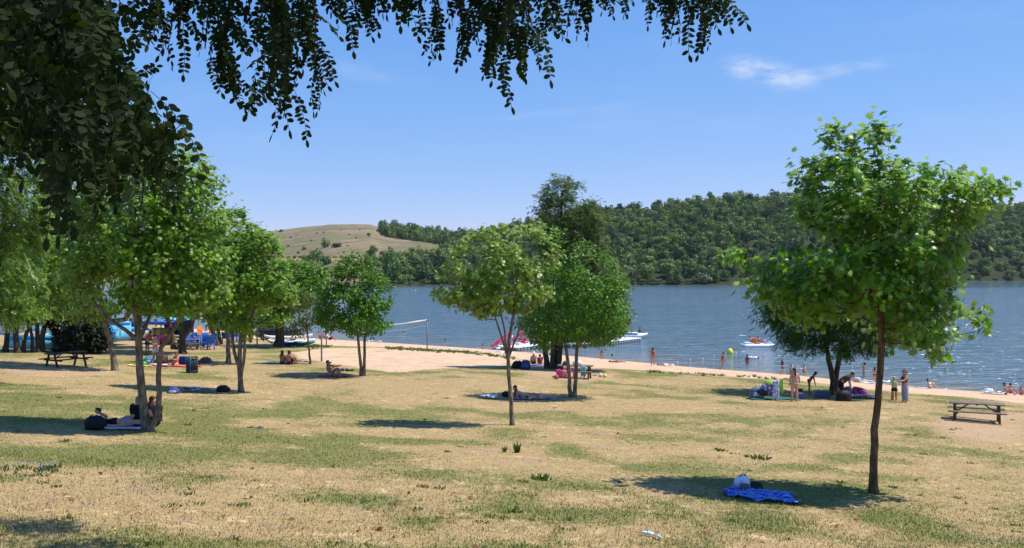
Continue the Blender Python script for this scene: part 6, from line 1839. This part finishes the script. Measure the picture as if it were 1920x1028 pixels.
# blue gazebo
c4_, w4, h4 = px_box(232, 338, 640, 598, 5)
gb = empty('gazebo', c4_); tag(gb, 'blue fabric gazebo of the boat hire with flat awnings and thin poles', 'gazebo')
RB = M((.02, .13, .62), .6, .2, 2); SB = M((.10, .42, .75), .55, .15, 2)
D = 5.0
m = MB(); m.prism([(-w4 * .5, h4 * .92), (0, h4 * 1.12), (w4 * .5, h4 * .92), (w4 * .5, h4 * .88), (0, h4 * 1.07), (-w4 * .5, h4 * .88)], 0, D); m.build('canopy', SB, gb)
m = MB(); m.box((0, -.02, h4 * .82), (w4, .05, h4 * .16)); m.build('valance', RB, gb)
m = MB(); m.box((w4 * .12, D - .2, h4 * .45), (w4 * .55, .06, h4 * .7)); m.build('back_panel', M((.015, .06, .45), .6, .25, 2), gb)
m = MB(); m.box((-w4 * .5, D * .5, h4 * .42), (.06, D, h4 * .72)); m.build('side_panel', M((.03, .04, .09), .6, .2, 2), gb)
for x in (-.5, -.16, .16, .5):
    m = MB(); m.tube([(w4 * x, 0, -.1), (w4 * x, 0, h4 * .95)], .05, 8); m.build('pole', M((.10, .12, .18), .4, .1, 3, .6), gb)
c5, w5, h5 = px_box(207, 233, 639, 611, 3)
o = MB().box((0, 0, h5 / 2), (w5, .3, h5)).box((0, -.16, h5 * .5), (w5 * .08, .03, h5 * .96)).box((0, -.05, h5 + .05), (w5 * 1.06, .5, .1)).build('shed', M((.018, .022, .05), .6, .2, 3), None); o.location = c5; tag(o, 'narrow dark navy hut left of the blue gazebo', 'hut')
hb = empty('dinghy', gp(245, 638) + Vector((0, 0, .5)), math.radians(170)); tag(hb, 'white dinghy with a green stripe and blue cover before the gazebo', 'dinghy')
m = MB(); hull(m, 4.2, 1.7, 1.0, 0, 0, 12); m.build('hull', WHITE, hb, True)
m = MB(); m.box((.2, -.845, .0), (2.6, .03, .14)); m.build('stripe', M((.05, .35, .15), .5), hb)
m = MB(); m.ball((.2, 0, .45), (1.9, .8, .35), 14, 8); m.build('cover', M((.10, .40, .70), .6, .15, 2), hb, True)
sg = empty('sign_board', gp(303, 640), math.radians(3)); tag(sg, 'weathered yellow board on two posts at the terrace edge', 'board')
k = gp(303, 640).y / F
m = MB(); m.box((0, 0, 17 * k), (34 * k, .06, 17 * k)); m.build('panel', M((.42, .32, .04), .6, .45, 2.2), sg)
for s in (-1, 1):
    m = MB(); m.box((s * 13 * k, .07, 12 * k), (.09, .08, 26 * k)); m.build('post', W_dark, sg)
# red and green goods of the boat hire
goods = [(352, 633, 'red', (.62, .05, .06)), (363, 632, 'green', (.06, .3, .12)), (372, 634, 'cream', (.7, .66, .55)), (312, 646, 'red', (.65, .05, .05)), (298, 645, 'pink', (.7, .12, .2)), (470, 632, 'red', (.7, .08, .1))]
for i, (px, py, nm, col) in enumerate(goods):
    c = gp(px, py); rr = .55 if i < 3 else .42
    r_ = empty('parasol' if i < 3 else 'ball', c); 
    if i < 3:
        m = MB(); m.tube([(0, 0, -.1), (0, 0, 2.3)], .03, 6); m.build('pole', M((.6, .6, .6), .4), r_)
        m = MB(); m.lathe([(1.15, 1.75), (.75, 2.1), (.25, 2.32), (.02, 2.38), (.02, 2.33), (.72, 2.05)], 10); m.build('canopy', M(col, .7, .1, 3), r_)
        tag(r_, nm + ' parasol open above the café terrace', 'parasol')
    else:
        m = MB(); m.ball((0, 0, rr * .9), rr, 14, 10); m.build('body', M(col, .4, .1, 2), r_, True)
        m = MB(); m.lathe([(.05, rr * 1.88), (.04, rr * 1.95)], 8); m.build('valve', WHITE, r_)
        tag(r_, {3: 'big red ball beside the yellow board foot', 4: 'big pink ball under the yellow board', 5: 'red round buoy on the ground right of the chairs'}[i], 'ball' if i < 5 else 'buoy')
# plastic chairs and tables
def chair_proto(mat, label, group):
    r_ = empty('plastic_chair'); tag(r_, label, 'chair', group)
    m = MB(); m.box((0, 0, .43), (.46, .44, .035)); m.build('seat', mat, r_, bevel=.01)
    m = MB(); m.bar((0, .21, .45), (0, .30, .88), .44, .03, (0, 1, 0)); m.build('backrest', mat, r_, bevel=.01)
    for x in (-1, 1):
        m = MB(); m.bar((x * .24, .26, .64), (x * .24, -.2, .62), .05, .03); m.bar((x * .24, -.2, .62), (x * .22, -.2, .43), .04, .03); m.build('armrest', mat, r_)
        for y in (-1, 1):
            m = MB(); m.bar((x * .2, y * .19, .42), (x * .24, y * .23, -.03), .045, .045); m.build('leg', mat, r_)
    return r_
def copy_tree(o, parent=None):
    c = o.copy(); COL.objects.link(c); c.parent = parent
    for ch in o.children: copy_tree(ch, c)
    return c
BC = M((.02, .13, .55), .35, .1, 3)
proto = None; r = np.random.default_rng(12)
spots = [(347, 652), (353, 650), (358, 653), (364, 649), (369, 651), (374, 648), (381, 652), (387, 649), (392, 652), (397, 650), (385, 655), (395, 656), (350, 645), (362, 644), (425, 646), (437, 643), (445, 642), (452, 640), (432, 640)]
for px, py in spots:
    if proto is None: proto = o = chair_proto(BC, 'blue plastic armchair on the crowded café terrace', 'blue plastic chairs on the terrace')
    else: o = copy_tree(proto)
    o.location = gp(px, py); o.rotation_euler = (0, 0, r.uniform(0, 6.28)); o.scale = (1.15, 1.15, 1.2)
OC = M((.75, .22, .03), .45, .1, 3); p2 = None
for px, py in ((379, 640), (392, 638)):
    if p2 is None: p2 = o = chair_proto(OC, 'orange high chair at the back of the café terrace', 'orange chairs on the terrace')
    else: o = copy_tree(p2)
    o.location = gp(px, py); o.rotation_euler = (0, 0, r.uniform(0, 6.28)); o.scale = (1.15, 1.15, 1.5)
tp = None
for px, py in ((356, 648), (371, 646), (388, 645)):
    if tp is None:
        tp = o = empty('terrace_table'); tag(o, 'white round plastic table among the blue chairs', 'table', 'white tables on the terrace')
        m = MB(); m.lathe([(.45, .70), (.46, .73), (.44, .75)], 16); m.build('table_top', WHITE, tp)
        m = MB(); m.lathe([(.28, -.03), (.05, .06), (.045, .70)], 10); m.build('leg', WHITE, tp)
    else: o = copy_tree(tp)
    o.location = gp(px, py)
bake_all()

# ------------------------------------------------------------------ grass, weeds, fallen leaves
def grass():
    r = np.random.default_rng(91)
    N = 400000
    d = 8.5 * (62 / 8.5) ** (r.random(N) ** .92)
    x = (r.uniform(-80, 2000, N) - 960) / F * d
    s, di, g = zone(x, d)
    gg = np.clip((g - .1) / .8, 0, 1)
    cl = fbm(x * 1.6, d * 1.6, 61, 3) * .6 + fbm(x * 6, d * 6, 71, 2) * .4
    keep = (r.random(N) < np.clip(.25 + .8 * (cl - .25) + .35 * gg, .08, 1)) & (r.random(N) > s * 1.2) & (r.random(N) > di * .85)
    x, d, gg, cl = x[keep], d[keep], gg[keep], cl[keep]
    n = len(x); z = gz(x, d)
    h = .62 * (.022 + .05 * r.random(n) ** 2 + .03 * np.clip(cl - .5, 0, 1) + .015 * gg) * (1 + .5 * (d < 22))
    w = .0045 + .0035 * r.random(n) + d * .00009
    a = r.uniform(0, 6.283, n); ln = h * r.uniform(.2, 1.1, n)
    b = r.uniform(0, 6.283, n)
    ca, sa = np.cos(a), np.sin(a)
    P = np.stack([x, d, z - .004], 1)
    side = np.stack([ca * w, sa * w, 0 * w], 1)
    mid_ = P + np.stack([np.cos(b) * ln * .35, np.sin(b) * ln * .35, h * .6], 1)
    tip = P + np.stack([np.cos(b) * ln, np.sin(b) * ln, h], 1)
    V = np.stack([P - side, P + side, mid_ + side * .7, mid_ - side * .7, tip], 1).reshape(-1, 3)
    k = np.arange(n) * 5
    fq = np.stack([k, k + 1, k + 2, k + 3], 1); ft = np.stack([k + 3, k + 2, k + 4], 1)
    m, t, out = nodes('grass')
    isl = nn(t, 'ShaderNodeNewGeometry').outputs['Random Per Island']
    at = nn(t, 'ShaderNodeAttribute', attribute_name='green').outputs['Fac']
    dry = ramp(t, isl, [(0, (.22, .155, .065)), (.4, (.43, .32, .14)), (.75, (.58, .445, .22)), (1, (.68, .56, .33))])
    grn = ramp(t, isl, [(0, (.085, .12, .022)), (.5, (.17, .22, .045)), (1, (.31, .34, .10))])
    pick = mrange(t, mth(t, 'ADD', at, mth(t, 'MULTIPLY', mth(t, 'SUBTRACT', mth(t, 'FRACT', mth(t, 'MULTIPLY', isl, 37.7)), .5), 1.1)), .42, .72)
    c = mixc(t, pick, dry, grn)
    p = nn(t, 'ShaderNodeBsdfPrincipled', {'Base Color': c, 'Roughness': .7, 'Specular IOR Level': .2})
    tr = nn(t, 'ShaderNodeBsdfTranslucent', {'Color': c}); mx = nn(t, 'ShaderNodeMixShader', {0: .25})
    t.links.new(p.outputs[0], mx.inputs[1]); t.links.new(tr.outputs[0], mx.inputs[2]); t.links.new(mx.outputs[0], out.inputs[0])
    o = link('grass', np_mesh('grass', V, [fq, ft], False, {'green': np.repeat(gg, 5)}), None, m)
    tag(o, 'short dry lawn grass, straw coloured with green patches', 'grass', kind='stuff')
grass()
def tuft(seed, n, h, wid, lean):
    r = np.random.default_rng(seed); V, Fc = [], []
    for i in range(n):
        a = r.uniform(0, 6.28); b = r.uniform(0, .12) * lean; p = np.array((math.cos(a) * b, math.sin(a) * b, -.01))
        d = np.array((math.cos(a) * r.uniform(.1, 1) * lean, math.sin(a) * r.uniform(.1, 1) * lean, 1)); d /= np.linalg.norm(d)
        L = h * r.uniform(.5, 1.1); s = np.cross(d, r.normal(size=3)); s /= np.linalg.norm(s); w = wid * r.uniform(.6, 1.2)
        k = len(V); V += [p - s * w * .4, p + s * w * .4, p + d * L * .55 + s * w, p + d * L, p + d * L * .55 - s * w]; Fc.append((k, k + 1, k + 2)); Fc.append((k, k + 2, k + 4)); Fc.append((k + 2, k + 3, k + 4))
    return np.array(V), np.array(Fc)
WM = leaf_mat('weed_leaf', [(.04, .09, .012), (.07, .135, .02), (.11, .17, .035)], .3, .5, .3)
for px, py, n, h, w_, l, lab, s in ((970, 849, 46, .34, .022, .5, 'upright green weed with narrow leaves right behind a seedling', 1), (945, 848, 16, .24, .02, .4, 'small green seedling left of the upright weed', 1), (1015, 899, 60, .13, .03, 1.6, 'flat dark green rosette weed on the open grass', 1.2), (958, 960, 36, .11, .025, 1.5, 'small dark weed rosette in the lower middle', 1), (1420, 860, 60, .12, .03, 2.2, 'broad low green weed patch beyond the backpack', 1.3), (1350, 845, 50, .10, .03, 2.0, 'low green weed left of the broad weed patch', 1)):
    V, Fc = tuft(int(px), n, h, w_, l)
    o = link('weed', np_mesh('weed', V * s, Fc), None, WM); o.location = gp(px, py); tag(o, lab, 'weed', None)
Vs, Fs, off = [], [], 0; r = np.random.default_rng(8)
for i in range(130):
    px = r.uniform(0, 1920); py = 735 + 290 * r.random() ** .8
    c = gp(px, py)
    s_, d_, g_ = zone(np.array([c.x]), np.array([c.y]))
    if s_[0] > .4: continue
    V, Fc = tuft(2000 + i, int(r.uniform(10, 40)), r.uniform(.04, .10), r.uniform(.008, .018), r.uniform(.8, 2.2))
    Vs.append(V + np.array(c)); Fs.append(Fc + off); off += len(V)
o = link('undergrowth', np_mesh('undergrowth', np.concatenate(Vs), np.concatenate(Fs)), None, WM); tag(o, 'scattered low green weeds growing all over the dry lawn', 'weeds', kind='stuff')
# tall dry stalks in the foreground
# edge of rough green grass along the sand
Vs, Fs, off = [], [], 0
for a, b, n in (((545, 652), (622, 650), 60), ((722, 653), (880, 662), 170), ((880, 662), (965, 672), 50), ((1200, 696), (1480, 712), 40)):
    for i in range(n):
        f = r.random(); c = gp(a[0] + (b[0] - a[0]) * f, a[1] + (b[1] - a[1]) * f + r.normal() * 1.3)
        V, Fc = tuft(5000 + off, 14, r.uniform(.10, .26), .03, 1.2)
        Vs.append(V + np.array(c)); Fs.append(Fc + off); off += len(V)
o = link('rough_grass', np_mesh('rough_grass', np.concatenate(Vs), np.concatenate(Fs)), None, leaf_mat('rough_grass', [(.08, .12, .025), (.13, .17, .045), (.2, .22, .08)], .25, .6, .2)); tag(o, 'strip of rough green grass between the two stretches of sand', 'grass', kind='stuff')
# lilac flowers
V1, F1, V2_, F2, o1, o2 = [], [], [], [], 0, 0
for i in range(20):
    px, py = 70 + r.normal() * 26, 884 + r.normal() * 5
    if i > 26: px, py = 148 + r.normal() * 8, 892 + r.normal() * 2
    c = np.array(gp(px, py)); V, Fc = tuft(8000 + i, 12, .12, .014, .9); V1.append(V + c); F1.append(Fc + o1); o1 += len(V)
    for q in range(2):
        p = c + np.array((r.normal() * .05, r.normal() * .05, .10 + r.random() * .06)); t = np.linspace(0, 2 * math.pi, 7)[:-1]
        V = [p + (0, 0, .006)] + [p + np.array((math.cos(k) * .011, math.sin(k) * .011, .004 * (j % 2))) + np.array((0, 0, .012)) * math.sin(k) for j, k in enumerate(t)]
        V2_ += V; F2 += [(o2, o2 + 1 + j, o2 + 1 + (j + 1) % 6) for j in range(6)]; o2 += 7
o = link('flower_leaves', np_mesh('flower_leaves', np.concatenate(V1), np.concatenate(F1)), None, WM); tag(o, 'green leaves of the lilac flower patch at the left', 'leaves', kind='stuff')
o = link('wild_flowers', np_mesh('wild_flowers', np.array(V2_), np.array(F2)), None, M((.28, .26, .46), .6, .2, 20)); tag(o, 'small lilac flowers in a loose patch at the left', 'flowers', kind='stuff')
# fallen leaves
PTS = [(676, 855), (941, 924), (1033, 928), (352, 870), (459, 935), (263, 962), (330, 955), (1655, 935), (1812, 945), (890, 1026), (540, 795), (740, 1008), (425, 823), (156, 896), (1100, 812), (1230, 812), (1540, 880), (1880, 870), (1700, 900), (600, 930), (220, 903), (363, 787), (1160, 905), (1326, 1000), (60, 990)]
PTS += [(r.uniform(0, 1920), 760 + 265 * r.random() ** .7) for _ in range(70)]
P = np.array([np.array(gp(*p)) + (0, 0, .03) for p in PTS]); n = len(P)
V, Fc = scatter_leaves(PLANE, P, np.array((0, 0, 1.0)) + r.normal(size=(n, 3)) * .45, r.normal(size=(n, 3)), r.uniform(.07, .15, n))
o = link('leaf_litter', np_mesh('leaf_litter', V, Fc), None, leaf_mat('dry_leaf', [(.30, .10, .04), (.22, .09, .04), (.42, .2, .09), (.5, .33, .18)], .1, .7, .2)); tag(o, 'reddish brown fallen leaves scattered on the grass', 'fallen leaves', kind='stuff')

# ------------------------------------------------------------------ air
m, t, out = nodes('haze')
pv = nn(t, 'ShaderNodeVolumePrincipled', {'Color': (.72, .82, 1, 1), 'Density': .000045, 'Anisotropy': .2})
t.links.new(pv.outputs[0], out.inputs['Volume'])
hz = MB().box((0, 900, 75), (5200, 3600, 200)).build('haze', m, None)
tag(hz, 'thin summer haze between the near bank and the far hills', 'haze', kind='stuff')
SC.cycles.volume_bounces = 0
